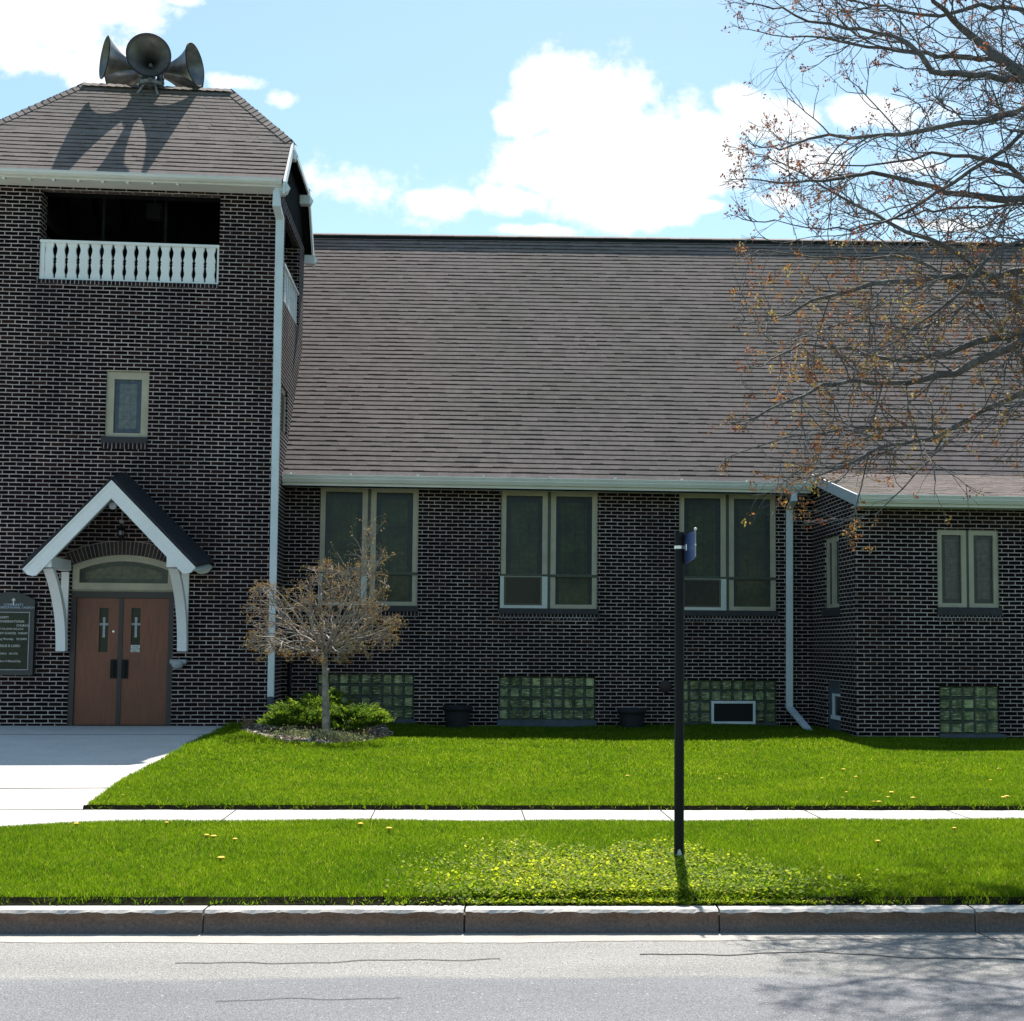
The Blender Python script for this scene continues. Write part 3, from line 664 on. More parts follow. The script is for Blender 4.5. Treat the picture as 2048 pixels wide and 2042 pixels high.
# roof deck
def shingles(P0, P1, Q0, Q1, expo=.132, mat='shingle', tabw=(.10, .34), th=(.005, .013), seed=1):
    """courses on the slope with eave P0-P1 and top Q0-Q1 (left/right)"""
    r = random.Random(seed); mb = MB(); P0, P1, Q0, Q1 = map(Vector, (P0, P1, Q0, Q1))
    L = ((Q0 + Q1) / 2 - (P0 + P1) / 2).length; n = int(round(L / expo)); nrm = (P1 - P0).cross(Q0 - P0).normalized()
    if nrm.z < 0: nrm = -nrm
    lx = (P1 - P0).normalized()
    for k in range(n):
        t0, t1 = k / n, min(1, (k + 1.0) / n)
        A0, A1 = P0.lerp(Q0, t0), P1.lerp(Q1, t0); B0, B1 = P0.lerp(Q0, t1), P1.lerp(Q1, t1)
        la = (A1 - A0).length; s = -r.uniform(0, .3); nb2 = max(1, int(la / 1.5))
        if la < .05: continue
        for i2 in range(nb2): mb.quad(A0.lerp(A1, i2 / nb2), A0.lerp(A1, (i2 + 1) / nb2), B0.lerp(B1, (i2 + 1) / nb2), B0.lerp(B1, i2 / nb2), tone=.012)  # groove floor toned dark, painting in the shadow line under each butt
        dn = (A0 - B0).normalized()
        while s < la:
            w = r.uniform(*tabw); a, b = max(0, s) / la, min(la, s + w) / la
            if b > a:
                gp = (.034 if r.random() < .62 else .046) * r.uniform(.93, 1.07) if k else .0; q_ = (B0 - A0).normalized() * gp; h_ = .015 + r.uniform(0, .003)
                p0, p1 = A0.lerp(A1, a) + q_, A0.lerp(A1, b) + q_; q0, q1 = B0.lerp(B1, a), B0.lerp(B1, b)
                if (q0 - p0).dot(q_ if gp else (B0 - A0)) > 0:
                    mb.quad(p0 + nrm * (h_ + .003), p1 + nrm * (h_ + .003), q1 + nrm * h_, q0 + nrm * h_, tone=.30 + .35 * r.random())
                    mb.quad(p0, p1, p1 + nrm * (h_ + .003), p0 + nrm * (h_ + .003), tone=.04)
            s += w
    return mb
def cap(mb, a, b, w=.13, n=None, dz=.03):
    a, b = Vector(a), Vector(b); L = (b - a).length; n = n or int(L / .14); d = (b - a) / n
    side = d.cross(Vector((0, 0, 1))).normalized() * w
    for k in range(n):
        p, q = a + d * k, a + d * (k + 1.15); u = Vector((0, 0, dz + .015)); u2 = Vector((0, 0, dz)); dr_ = Vector((0, 0, -w * .75))
        tn = random.random()
        for sg in (1, -1):
            mb.quad(p + u, q + u2, q + u2 + side * sg + dr_, p + u + side * sg + dr_, tone=.1 + .8 * tn)
roofm = shingles((ex0, EY0, ZR0), (ex1, EY0, ZR0), (ex0, ky0, kz), (ex1, ky0, kz), .136, seed=3)
m2 = shingles((ex0, ky0, kz), (ex1, ky0, kz), (rx0, ym, RZ), (rx1, ym, RZ), .136, seed=4)
def join(a, b):
    o = len(a.v); a.v += b.v; a.f += [tuple(i + o for i in f) for f in b.f]; a.t += b.t; a.sm += b.sm; return a
join(roofm, m2)
join(roofm, shingles((ex1, EY1, ZR0), (ex0, EY1, ZR0), (ex1, ky1, kz), (ex0, ky1, kz), .136, seed=5))
join(roofm, shingles((ex1, ky1, kz), (ex0, ky1, kz), (rx1, ym, RZ), (rx0, ym, RZ), .136, seed=6))
join(roofm, shingles((ex1, ky0, kz), (ex1, ky1, kz), (rx1, ym, RZ), (rx1, ym + .01, RZ), .136, seed=7))
join(roofm, shingles((ex0, ky1, kz), (ex0, ky0, kz), (rx0, ym + .01, RZ), (rx0, ym, RZ), .136, seed=8))
cap(roofm, (ex1, ky0, kz), (rx1, ym, RZ)); cap(roofm, (ex0, ky0, kz), (rx0, ym, RZ)); cap(roofm, (rx0, ym, RZ), (rx1, ym, RZ)); cap(roofm, (ex1, ky1, kz), (rx1, ym, RZ)); cap(roofm, (ex0, ky1, kz), (rx0, ym, RZ))
roofm.build('tower_roof', 'shingle', church)
mb = MB()   # deck below, dark boards
T_ = -.035
for pts in (((ex0, EY0, ZR0), (ex1, EY0, ZR0), (ex1, ky0, kz), (ex0, ky0, kz)), ((ex0, ky0, kz), (ex1, ky0, kz), (rx1, ym, RZ), (rx0, ym, RZ)),
            ((ex1, EY1, ZR0), (ex0, EY1, ZR0), (ex0, ky1, kz), (ex1, ky1, kz)), ((ex1, ky1, kz), (ex0, ky1, kz), (rx0, ym, RZ), (rx1, ym, RZ)),
            ((ex1, ky0, kz), (ex1, ky1, kz), (rx1, ym, RZ)), ((ex0, ky1, kz), (ex0, ky0, kz), (rx0, ym, RZ))):
    mb.quad(*[(p[0], p[1], p[2] + T_) for p in pts])
mb.build('roof_deck', 'wood_shade', church)
# gable infill above side walls
for x_ in (TXR - .02, TXL + .02):
    mb = MB(); mb.quad((x_, YT, ZE + .2), (x_, YT + TD, ZE + .2), (x_, ky1 - .05, kz - .06), (x_, ky0 + .05, kz - .06)); mb.build('gable_board', 'wood_shade', church)
# barge boards and end blocks of the purlins
w = .17
for x_ in (ex1, ex0 - .035):
    for (ya, za, yb, zb) in ((EY0, ZR0, ky0, kz), (EY1, ZR0, ky1, kz)):
        mb = MB(); mb.prism([(x_, ya, za - .02), (x_, yb, zb - .02), (x_, yb, zb - w - .06), (x_, ya, za - w - .06)], (.035, 0, 0)); mb.build('barge_board', 'white', church)
    mb = MB(); mb.prism([(x_, ky0 + .003, kz - .003), (x_, ky1 - .003, kz - .003), (x_, ky1 - .003, kz - .10), (x_, ky0 + .003, kz - .10)], (.03, 0, 0)); mb.build('hip_fascia', 'white', church)
for (y_, z_) in ((EY0 + .12, ZR0 - .10), (ky0 + .10, kz - .22), (ky1 - .10, kz - .22), (EY1 - .12, ZR0 - .10)):
    mb = MB(); x0_ = TXR - .01; x1_ = ex1 + .05; s_ = .085
    mb.box((x0_, y_ - s_, z_ - s_), (x1_, y_ + s_, z_ + s_))
    mb.prism([(x1_, y_ - s_, z_ - s_), (x1_, y_ + s_, z_ - s_), (x1_, y_ + s_, z_ + s_), (x1_, y_ - s_, z_ + s_)], (.002, 0, 0))
    b_ = len(mb.v); mb.v += [(x1_ + .002, y_ - s_, z_ - s_), (x1_ + .002, y_ + s_, z_ - s_), (x1_ + .002, y_ + s_, z_ + s_), (x1_ + .002, y_ - s_, z_ + s_), (x1_ + .06, y_, z_)]
    for q in ((0, 1, 4), (1, 2, 4), (2, 3, 4), (3, 0, 4)): mb.f.append(tuple(b_ + i for i in q)); mb.t.append(0); mb.sm.append(False)
    mb.build('purlin_end', 'white', church)
# gutters: stepped section swept along X
def gutter(name, x0, x1, y, z, s=.13, rim=False, hang=None):
    prof = [(0, 0), (-.115, 0), (-.12, -.02), (-.105, -.045), (-.11, -.06), (-.07, -s), (0, -s)]
    mb = MB(); mb.prism([(x0, y + a, z + b) for a, b in prof], (x1 - x0, 0, 0)); g = mb.build(name, 'gutter', church)
    mb = MB(); mb.box((x0, y - .003, z - s - .03), (x1, y + .02, z + .01)); mb.box((x0, y + .02, z - s - .025), (x1, y + .5, z - s - .005)); mb.build('fascia', 'gutter', g)
    if rim:
        mb = MB(); mb.box((x0, y - .135, z - .004), (x1, y - .112, z + .012)); mb.build('rim', 'gutter_pale', g)
    if hang:
        for h in hang:
            mb = MB(); mb.box((h - .012, y - .13, z + .010), (h + .012, y + .02, z + .028)); mb.build('gutter_strap', 'gutter_pale', g)
    return g
g = gutter('tower_gutter', ex0, ex1 - .02, EY0 + .01, ZR0 - .005, .085)
mb = MB(); zc_ = ZR0 - .005
for u in (5, 57, 105, 155, 204, 254, 304, 354): 
    x = at(u, 372, Y=EY0).x; mb = MB(); mb.box((x - .02, EY0 + .02, zc_ - .140), (x + .02, EY0 + .12, zc_ - .112)); mb.build('soffit_block', 'white', g)
# belfry balustrade
bz0, bz1 = belf[2], at(250, 484, Y=YT).z
bal = MB()
bal.box((belf[0], YT + .0, bz1 - .045), (belf[1], YT + .11, bz1)); bal.box((belf[0] + .001, YT + .015, bz0 + .002), (belf[1] - .001, YT + .10, bz0 + .03))
bal.box((belf[0] + .002, YT + .02, bz0 + .03), (belf[0] + .075, YT + .09, bz1 - .045)); bal.box((belf[1] - .035, YT + .02, bz0 + .03), (belf[1] - .002, YT + .09, bz1 - .045))
bo = bal.build('balustrade', 'white', church)
def baluster(cx, y, z0, z1, along_y=False):
    H = z1 - z0; prof = [(0, .066), (.10, .066), (.15, .078), (.22, .078), (.30, .062), (.37, .044), (.42, .046), (.44, .058), (.47, .060), (.49, .050), (.53, .050), (.55, .060), (.58, .058), (.60, .048), (.66, .052), (.76, .074), (.82, .076), (.88, .070), (.91, .058), (1, .060)]
    # flat-sawn: the silhouette of the photo is nearly closed; gaps are vase shaped
    prof = [(t, .132 - 1.0 * w_ + .03) for t, w_ in prof]
    prof = [(0, .095), (.10, .095), (.13, .088), (.17, .078), (.24, .072), (.32, .083), (.42, .092), (.455, .080), (.475, .076), (.50, .093), (.53, .076), (.56, .080), (.60, .094), (.66, .088), (.74, .072), (.82, .066), (.88, .074), (.93, .090), (1, .092)]
    prof = [(t, (w_ - .066) / .029 * .025 + .054) for t, w_ in prof]
    L = [(-w_, z0 + t * H) for t, w_ in prof]; Rr = [(w_, z0 + t * H) for t, w_ in prof][::-1]
    mb = MB()
    pts = L + Rr
    # body built as stacked quads so the outline stays clean
    for (t0, w0), (t1, w1) in zip(prof, prof[1:]):
        za, zb = z0 + t0 * H, z0 + t1 * H
        for yy, fl in ((y, 0), (y + .045, 1)):
            if along_y: q = [(yy, cx - w0, za), (yy, cx + w0, za), (yy, cx + w1, zb), (yy, cx - w1, zb)]
            else: q = [(cx - w0, yy, za), (cx + w0, yy, za), (cx + w1, yy, zb), (cx - w1, yy, zb)]
            mb.quad(*q)
        for sg in (-1, 1):
            if along_y: mb.quad((y, cx + sg * w0, za), (y + .045, cx + sg * w0, za), (y + .045, cx + sg * w1, zb), (y, cx + sg * w1, zb))
            else: mb.quad((cx + sg * w0, y, za), (cx + sg * w0, y + .045, za), (cx + sg * w1, y + .045, zb), (cx + sg * w1, y, zb))
    return mb
gaps = [240, 350, 462, 577, 690, 800, 912, 1025, 1137, 1250, 1363, 1472, 1583, 1692, 1800]
cents = [(a + b) / 2 for a, b in zip(gaps, gaps[1:])]; cents = [181] + cents
for g_ in cents:
    x = at(60 + g_ / 4.83, 525, Y=YT + .04).x
    baluster(x, YT + .035, bz0 + .03, bz1 - .045).build('baluster', 'white', bo)
sbm = MB(); sbm.box((TXR - .09, sb0, bz1 - .045), (TXR + .01, sb1, bz1)); sbm.box((TXR - .08, sb0 + .001, bz0 + .002), (TXR - .01, sb1 - .001, bz0 + .03))
sbo = sbm.build('side_balustrade', 'white', church)
nb_ = 8
for k in range(nb_): baluster(sb0 + (k + .5) * (sb1 - sb0) / nb_, TXR - .07, bz0 + .03, bz1 - .045, True).build('baluster', 'white', sbo)
# rowlock under belfry opening
def rowlock(x0, x1, z0, z1, y, name='brick_sill', par=None, mat='brick_warm'):
    mb = MB(); mb.box((x0, y - .018, z0), (x1, y + .03, z1))
    return mb.build(name, mat, par or church)
rl = px_rect(72, 552, 438, 563, YT); rowlock(belf[0] - .04, belf[1], belf[2] - .075, belf[2] - .004, YT, 'belfry_sill')

# ---------------- windows
def framed(mb, x0, x1, z0, z1, y0, y1, w, wb=None, wt=None):
    wb = wb or w; wt = wt or w
    mb.box((x0, y0, z0), (x0 + w, y1, z1)); mb.box((x1 - w, y0, z0), (x1, y1, z1))
    mb.box((x0 + w, y0 + .001, z1 - wt), (x1 - w, y1, z1)); mb.box((x0 + w, y0 + .001, z0), (x1 - w, y1, z0 + wb))
def pane(x0, x1, z0, z1, y, mat, name, par):
    mb = MB(); mb.quad((x0, y, z0), (x1, y, z0), (x1, y, z1), (x0, y, z1)); mb.quad((x0, y + .01, z0), (x0, y + .01, z1), (x1, y + .01, z1), (x1, y + .01, z0)); return mb.build(name, mat, par)
# tower window
x0, x1, z0, z1 = tw
mb = MB(); framed(mb, x0, x1, z0, z1, YT + .035, YT + .09, .125, .07); w = mb.build('tower_window', 'frame', church)
tag(w, 'small single window in the tower above the door canopy')
pane(x0 + .12, x1 - .12, z0 + .07, z1 - .12, YT + .075, 'bluegrey', 'pane_border', w)
pane(x0 + .205, x1 - .205, z0 + .15, z1 - .20, YT + .070, 'leaded', 'leaded_pane', w)
mb = MB(); mb.box((x0 - .05, YT - .03, z0 - .105), (x1 + .0, YT + .09, z0)); mb.build('window_sill', 'sill', church)
rowlock(x0 - .04, x1 + .0, z0 - .20, z0 - .105, YT)
mb = MB(); mb.box((x0 - .0, YT - .006, z1 + .002), (x1 + .02, YT + .03, z1 + .018)); mb.build('lintel_flashing', 'frame', w)
# nave wall
NXL = TXR - .3; NXR = 14.0
ZNE = at(1100, 972, Y=YN).z + .05
YG = YN - .42
wins = [(638, 836, 973, 1211), (1001, 1195, 981, 1217), (1358, 1552, 986, 1221)]
gbs = [(633, 828, 1347, 1438), (997, 1191, 1353, 1440), (1357, 1553, 1360, 1446)]
holes = [tuple(px_rect(u0, v0, u1, v1, YN)) for u0, u1, v0, v1 in wins + gbs]
WX = at(1712, 1250, Y=YW).x
mb = MB(); wall_y(mb, NXL, NXR, 0, ZNE + .3, YN, holes, .09)
mb.build('nave_wall', 'brick', church)
side_words = ['left', 'middle', 'right']
for i, h in enumerate(holes[:3]):
    x0, x1, z0, z1 = h; xm = (x0 + x1) / 2; tz = at(1100, 1151, Y=YN).z - .01 * 0
    (u0, u1, v0, v1) = wins[i]; tz = at((u0 + u1) / 2, (1146, 1151, 1156)[i], Y=YN).z
    mb = MB(); yf = YN + .03
    mb.box((x0, yf, z0), (x0 + .01, yf + .05, z1))
    wroot = mb.build('nave_window', 'frame', church); tag(wroot, side_words[i] + ' tall double stained glass window in the nave wall')
    for (a, b, lo) in ((x0, xm - .025, True), (xm + .025, x1, False)):
        mb = MB(); framed(mb, a, b, tz + .02, z1, yf, yf + .06, .10, .004)
        if not lo: framed(mb, a, b, z0, tz - .02, yf, yf + .06, .095, .075, .004)
        mb.build('frame', 'frame', wroot)
        pane(a + .09, b - .09, tz, z1 - .09, yf + .045, 'stained_edge', 'glass_border', wroot)
        pane(a + .19, b - .19, tz, z1 - .22, yf + .040, 'stained', 'stained_pane', wroot)
        if lo:
            mb = MB(); framed(mb, a - .03, b, z0 - .02, tz - .02, yf - .03, yf + .055, .10, .075, .006); mb.build('vent_sash', 'frame_lt', wroot)
            mb = MB(); framed(mb, a + .075, b - .10, z0 + .05, tz - .02, yf - .012, yf + .03, .035); mb.build('inner_sash', 'brownsash', wroot)
            pane(a + .10, b - .13, z0 + .08, tz - .05, yf + .01, 'darkpane', 'vent_pane', wroot)
        else:
            pane(a + .09, b - .09, z0 + .07, tz - .02, yf + .045, 'stained_edge', 'glass_border', wroot)
            pane(a + .16, b - .16, z0 + .09, tz - .04, yf + .040, 'stained_low', 'figure_pane', wroot)
    mb = MB(); mb.box((xm - .028, yf - .008, z0), (xm + .028, yf + .05, z1)); mb.box((x0 - .01, yf - .02, tz - .028), (x1 + .0, yf + .03, tz + .022)); mb.box((x0, yf + .065, z0), (x1, yf + .07, z1))
    mb.build('mullion', 'frame_gn', wroot)
    mb = MB(); mb.box((x0 - .02, YN - .045, z0 - .10), (x1 + .02, YN + .09, z0 + .0)); mb.build('window_sill', 'sill', church)
    rowlock(x0 - .02, x1 + .04, z0 - .20, z0 - .10, YN)
def glass_blocks(x0, x1, z0, z1, y, nc, nr, nm, axis='y', lab=None):
    mb = MB(); cw, ch = (x1 - x0) / nc, (z1 - z0) / nr; j = .012
    mj = MB(); mj.box((x0, y + .035, z0), (x1, y + .08, z1)); r_ = mj.build(nm, 'gjoint', church)
    for i in range(nc):
        for k in range(nr):
            a, b, c, d = x0 + i * cw + j, x0 + (i + 1) * cw - j, z0 + k * ch + j, z0 + (k + 1) * ch - j; e = .018
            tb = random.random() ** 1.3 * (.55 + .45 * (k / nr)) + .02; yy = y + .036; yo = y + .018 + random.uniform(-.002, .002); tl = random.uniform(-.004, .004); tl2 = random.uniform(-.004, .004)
            mb.quad((a + e, yo, c + e), (b - e, yo + tl, c + e), (b - e, yo + tl + tl2, d - e), (a + e, yo + tl2, d - e), tone=tb)
            mb.quad((a, yy, c), (b, yy, c), (b - e, yo + tl, c + e), (a + e, yo, c + e)); mb.quad((b, yy, c), (b, yy, d), (b - e, yo + tl + tl2, d - e), (b - e, yo + tl, c + e))
            mb.quad((b, yy, d), (a, yy, d), (a + e, yo + tl2, d - e), (b - e, yo + tl + tl2, d - e)); mb.quad((a, yy, d), (a, yy, c), (a + e, yo, c + e), (a + e, yo + tl2, d - e))
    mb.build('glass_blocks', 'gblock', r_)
    if lab: tag(r_, lab)
    return r_
gl = []
for i, h in enumerate(holes[3:]):
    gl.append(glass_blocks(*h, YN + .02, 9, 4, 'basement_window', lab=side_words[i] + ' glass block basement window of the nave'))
    mb = MB(); x0, x1, z0, z1 = h; mb.box((x0 - .02, YN - .02, z0 - .22), (x1 + .02, YN + .08, z0 - .002)); mb.build('basement_sill', 'concrete_dark', church)
v = px_rect(1423, 1402, 1511, 1448, YN - .03)
mb = MB(); framed(mb, *v, YN - .035, YN + .04, .045); vo = mb.build('vent_frame', 'spout', gl[2]); pane(v[0] + .04, v[1] - .04, v[2] + .04, v[3] - .04, YN - .01, 'black', 'vent_opening', gl[2])
mb = MB(); mb.box((NXL, YN - .035, 0), (NXR, YN + .02, at(1100, 1459, Y=YN).z)); mb.build('plinth', 'concrete_dark', church)
# nave roof
RY = 29.3
rL, rR = at(620, 468, Y=RY), at(2048, 486, Y=RY)
slope_r = (rR.z - rL.z) / (rR.x - rL.x)
def ridge_z(x): return rL.z + slope_r * (x - rL.x)
eL, eR = at(572, 951, Y=YG), at(1620, 968, Y=YG)
def eave_z(x): return eL.z + (eR.z - eL.z) / (eR.x - eL.x) * (x - eL.x)
NX0 = TXR - 1.9; NX1 = 14.0
nr = shingles((NX0, YG, eave_z(NX0)), (NX1, YG, eave_z(NX1)), (NX0, RY, ridge_z(NX0)), (NX1, RY, ridge_z(NX1)), .132, seed=11)
nr.build('nave_roof', 'shingle', church)
mb = MB()
for x_, a in ((NX0, 0), (NX1, 0)):
    pass
mb.quad((NX0, YG, eave_z(NX0) - .2), (NX1, YG, eave_z(NX1) - .2), (NX1, RY, ridge_z(NX1) - .2), (NX0, RY, ridge_z(NX0) - .2))
mb.quad((NX0, 35.1, eave_z(NX0) - .03), (NX1, 36.2, eave_z(NX1) - .03), (NX1, RY, ridge_z(NX1) - .03), (NX0, RY, ridge_z(NX0) - .03))
mb.quad((NX1 - .1, YN, 0), (NX1 - .1, 36, 0), (NX1 - .1, 36, eave_z(NX1)), (NX1 - .1, RY, ridge_z(NX1) - .1), (NX1 - .1, YN, eave_z(NX1)))
mb.quad((NX0, 36, 0), (NX1, 36, 0), (NX1, 36, eave_z(NX1)), (NX0, 36, eave_z(NX0)))
mb.quad((NX0 + .02, YN, 0), (NX0 + .02, 36, 0), (NX0 + .02, 36, eave_z(NX0)), (NX0 + .02, RY, ridge_z(NX0) - .1), (NX0 + .02, YN, eave_z(NX0)))
mb.build('roof_deck', 'wood_shade', church)
# ridge vent strip: pale cap over a dark gap
mb = MB(); n_ = 40
for k in range(n_):
    a, b = NX0 + (NX1 - NX0) * k / n_, NX0 + (NX1 - NX0) * (k + 1) / n_; za, zb = ridge_z(a), ridge_z(b)
    mb.quad((a, RY - .14, za - .20), (b, RY - .14, zb - .20), (b, RY - .14, zb - .05), (a, RY - .14, za - .05))
mb.build('ridge_vent', 'black', church)
mb = MB()
for k in range(n_):
    a, b = NX0 + (NX1 - NX0) * k / n_, NX0 + (NX1 - NX0) * (k + 1) / n_ + .02; za, zb = ridge_z(a) + .002 * (k % 2), ridge_z(b) + .002 * (k % 2)
    mb.quad((a, RY - .17, za - .055), (b, RY - .17, zb - .055), (b, RY, zb + .025), (a, RY, za + .025), tone=.6 + .4 * random.random())
    mb.quad((a, RY - .17, za - .08), (b, RY - .17, zb - .08), (b, RY - .17, zb - .055), (a, RY - .17, za - .055), tone=.1)
    mb.quad((a, RY + .17, za - .055), (b, RY + .17, zb - .055), (b, RY, zb + .025), (a, RY, za + .025), tone=.6)
mb.build('ridge_cap', 'shingle', church)
zg = (eave_z(0) + eave_z(6)) / 2
hang = [at(u, 955, Y=YG).x for u in (581, 701, 835, 967, 1100, 1230, 1363, 1493, 1611)]
def sgutter(name, x0, x1, y, zf, s=.13, rim=True, hang=None):   # gutter following a slightly sloping eave
    prof = [(0, 0), (-.115, 0), (-.12, -.02), (-.105, -.045), (-.11, -.06), (-.07, -s), (0, -s)]
    def sweep(mb, pr):
        i = len(mb.v); n = len(pr); mb.v += [(x0, y + a, zf(x0) + b) for a, b in pr] + [(x1, y + a, zf(x1) + b) for a, b in pr]
        mb.f += [tuple(range(i, i + n))[::-1], tuple(range(i + n, i + 2 * n))] + [(i + k, i + (k + 1) % n, i + n + (k + 1) % n, i + n + k) for k in range(n)]
        mb.t += [0] * (n + 2); mb.sm += [False] * (n + 2)
    mb = MB(); sweep(mb, prof); g = mb.build(name, 'gutter', church)
    mb = MB(); sweep(mb, [(-.003, .005), (.02, .005), (.02, -s - .05), (-.003, -s - .05)]); sweep(mb, [(.021, -s - .02), (.44, -s - .02), (.44, -s - .045), (.021, -s - .045)]); mb.build('soffit', 'gutter', g)
    mb = MB(); sweep(mb, [(-.135, .012), (-.112, .012), (-.112, -.004), (-.135, -.004)]); mb.build('rim', 'gutter_pale', g)
    for h in hang or []:
        mb = MB(); mb.box((h - .018, y - .14, zf(h) + .012), (h + .018, y - .02, zf(h) + .045)); mb.build('gutter_strap', 'gutter_pale', g)
sgutter('nave_gutter', TXR + .002, at(1622, 968, Y=YG).x, YG + .0, eave_z, .12, True, hang)
# ---------------- wing
YWG = YW - .40
weL, weR = at(1716, 991, Y=YWG), at(2048, 996, Y=YWG)
def weave_z(x): return weL.z + (weR.z - weL.z) / (weR.x - weL.x) * (x - weL.x)
wy1 = YG + .16; wt = 4.95
def wtop_z(x): return eave_z(x) + (ridge_z(x) - eave_z(x)) / (RY - YG) * (wy1 - YG) + .02
WL = weL.x
wr = shingles((WL, YWG, weave_z(WL)), (NX1, YWG, weave_z(NX1)), (WL, wy1, wtop_z(WL)), (NX1, wy1, wtop_z(NX1)), .132, seed=21)
wr.build('wing_roof', 'shingle', church)
mb = MB(); mb.quad((WL, YWG, weave_z(WL) - .03), (NX1, YWG, weave_z(NX1) - .03), (NX1, wy1, wtop_z(NX1) - .03), (WL, wy1, wtop_z(WL) - .03)); mb.build('roof_deck', 'wood_shade', church)
sgutter('wing_gutter', WL + .01, NX1, YWG, weave_z, .12, True)
mb = MB(); zt = wtop_z(WL)
mb.prism([(WL - .03, YWG, weave_z(WL) + .02), (WL - .03, wy1 - .10, zt - .02), (WL - .03, wy1 - .10, zt - .20), (WL - .03, YWG, weave_z(WL) - .17)], (.03, 0, 0)); mb.build('wing_barge_board', 'fascia', church)
wh = [tuple(px_rect(1875, 1060, 1998, 1215, YW)), tuple(px_rect(1879, 1372, 2000, 1468, YW))]
mb = MB(); wall_y(mb, WX, NX1, 0, weave_z(WX) + .05, YW, wh, .09)
sy = lambda u, v_: at(u, v_, X=WX).y
shs = [(sy(1678, 1140), sy(1649, 1140), at(1663, 1216, X=WX).z, at(1663, 1073, X=WX).z), (sy(1681, 1410), sy(1652, 1410), .12, at(1667, 1361, X=WX).z)]
def topz(y): return weave_z(WX) + (wtop_z(WX) - weave_z(WX)) * (y - YWG) / (wy1 - YWG) - .05
wall_x(mb, YW, YN + .02, 0, weave_z(WX) + .05, WX, shs, .10, 1)
mb.quad((WX, YW, weave_z(WX) + .05), (WX, YN + .02, weave_z(WX) + .05), (WX, YN + .02, topz(YN)), (WX, YW, topz(YW)))
mb.build('wing_wall', 'brick', church)
x0, x1, z0, z1 = wh[0]; xm = (x0 + x1) / 2
mb = MB(); mb.box((xm - .02, YW + .03, z0), (xm + .02, YW + .085, z1)); ww = mb.build('wing_window', 'frame_gn', church); tag(ww, 'double window with pale borders in the front of the side wing')
for a, b in ((x0, xm - .022), (xm + .022, x1)):
    mb = MB(); framed(mb, a, b, z0, z1, YW + .03, YW + .09, .085, .07); mb.build('frame', 'frame', ww)
    pane(a + .08, b - .08, z0 + .06, z1 - .08, YW + .075, 'wing_edge', 'glass_border', ww); pane(a + .15, b - .15, z0 + .14, z1 - .16, YW + .07, 'wing_in', 'leaded_pane', ww)
mb = MB(); mb.box((x0 - .02, YW - .045, z0 - .13), (x1 + .03, YW + .09, z0)); mb.build('window_sill', 'sill', church); rowlock(x0 - .02, x1 + .05, z0 - .22, z0 - .13, YW)
glass_blocks(*wh[1], YW + .02, 5, 4, 'basement_window', lab='glass block basement window of the side wing')
x0, x1, z0, z1 = wh[1]; mb = MB(); mb.box((x0 - .02, YW - .07, z0 - .09), (x1 + .07, YW + .08, z0 - .003)); mb.build('basement_sill', 'concrete_dark', church)
# wing side windows
a, b, c_, d_ = shs[0]
mb = MB()
mb.box((WX + .04, a, c_), (WX + .09, a + .11, d_)); mb.box((WX + .04, b - .12, c_), (WX + .09, b, d_)); mb.box((WX + .041, a, d_ - .1), (WX + .09, b, d_)); mb.box((WX + .041, a, c_), (WX + .09, b, c_ + .07))
ym_ = (a + b) / 2; mb.box((WX + .03, ym_ - .09, c_), (WX + .089, ym_ + .09, d_))
sw = mb.build('side_window', 'frame', church); tag(sw, 'narrow window in the side of the wing, seen at a slant')
mb = MB(); mb.quad((WX + .07, a, c_), (WX + .07, b, c_), (WX + .07, b, d_), (WX + .07, a, d_)); mb.build('side_pane', 'sideglass', sw)
mb = MB(); mb.box((WX - .04, a - .05, c_ - .14), (WX + .09, b + .05, c_)); mb.build('window_sill', 'sill', church)
a, b, c_, d_ = shs[1]
mb = MB(); mb.box((WX + .05, a, c_), (WX + .08, b, d_)); bp = mb.build('basement_panel', 'concrete_dark', church)
z_t, z_b = at(1672, 1388, X=WX).z, at(1672, 1436, X=WX).z; y_a, y_b = sy(1682, 1410), sy(1662, 1410)
mb = MB(); x_ = WX + .02
mb.box((x_, y_b - .10, z_b), (x_ + .03, y_b, z_t)); mb.box((x_, y_a, z_b), (x_ + .03, y_a + .05, z_t)); mb.box((x_ + .001, y_a, z_t - .04), (x_ + .03, y_b, z_t)); mb.box((x_ - .01, y_a, z_b - .03), (x_ + .03, y_b + .06, z_b + .04)); mb.build('vent_frame', 'spout', bp)
mb = MB(); mb.quad((x_ + .025, y_a, z_b), (x_ + .025, y_b, z_b), (x_ + .025, y_b, z_t), (x_ + .025, y_a, z_t)); mb.build('vent_pane', 'darkpane', bp)

# side window of tower (slim, seen at a slant)
mb = MB(); a, b, c_, d_ = sw_; mb.box((TXR - .09, a, c_), (TXR - .05, b, d_)); tsw = mb.build('tower_side_window', 'sideglass', church)
mb = MB(); mb.box((TXR - .06, a, c_), (TXR - .03, a + .09, d_)); mb.box((TXR - .06, b - .09, c_), (TXR - .03, b, d_)); mb.box((TXR - .061, a, d_ - .09), (TXR - .03, b, d_)); mb.build('frame', 'frame', tsw)

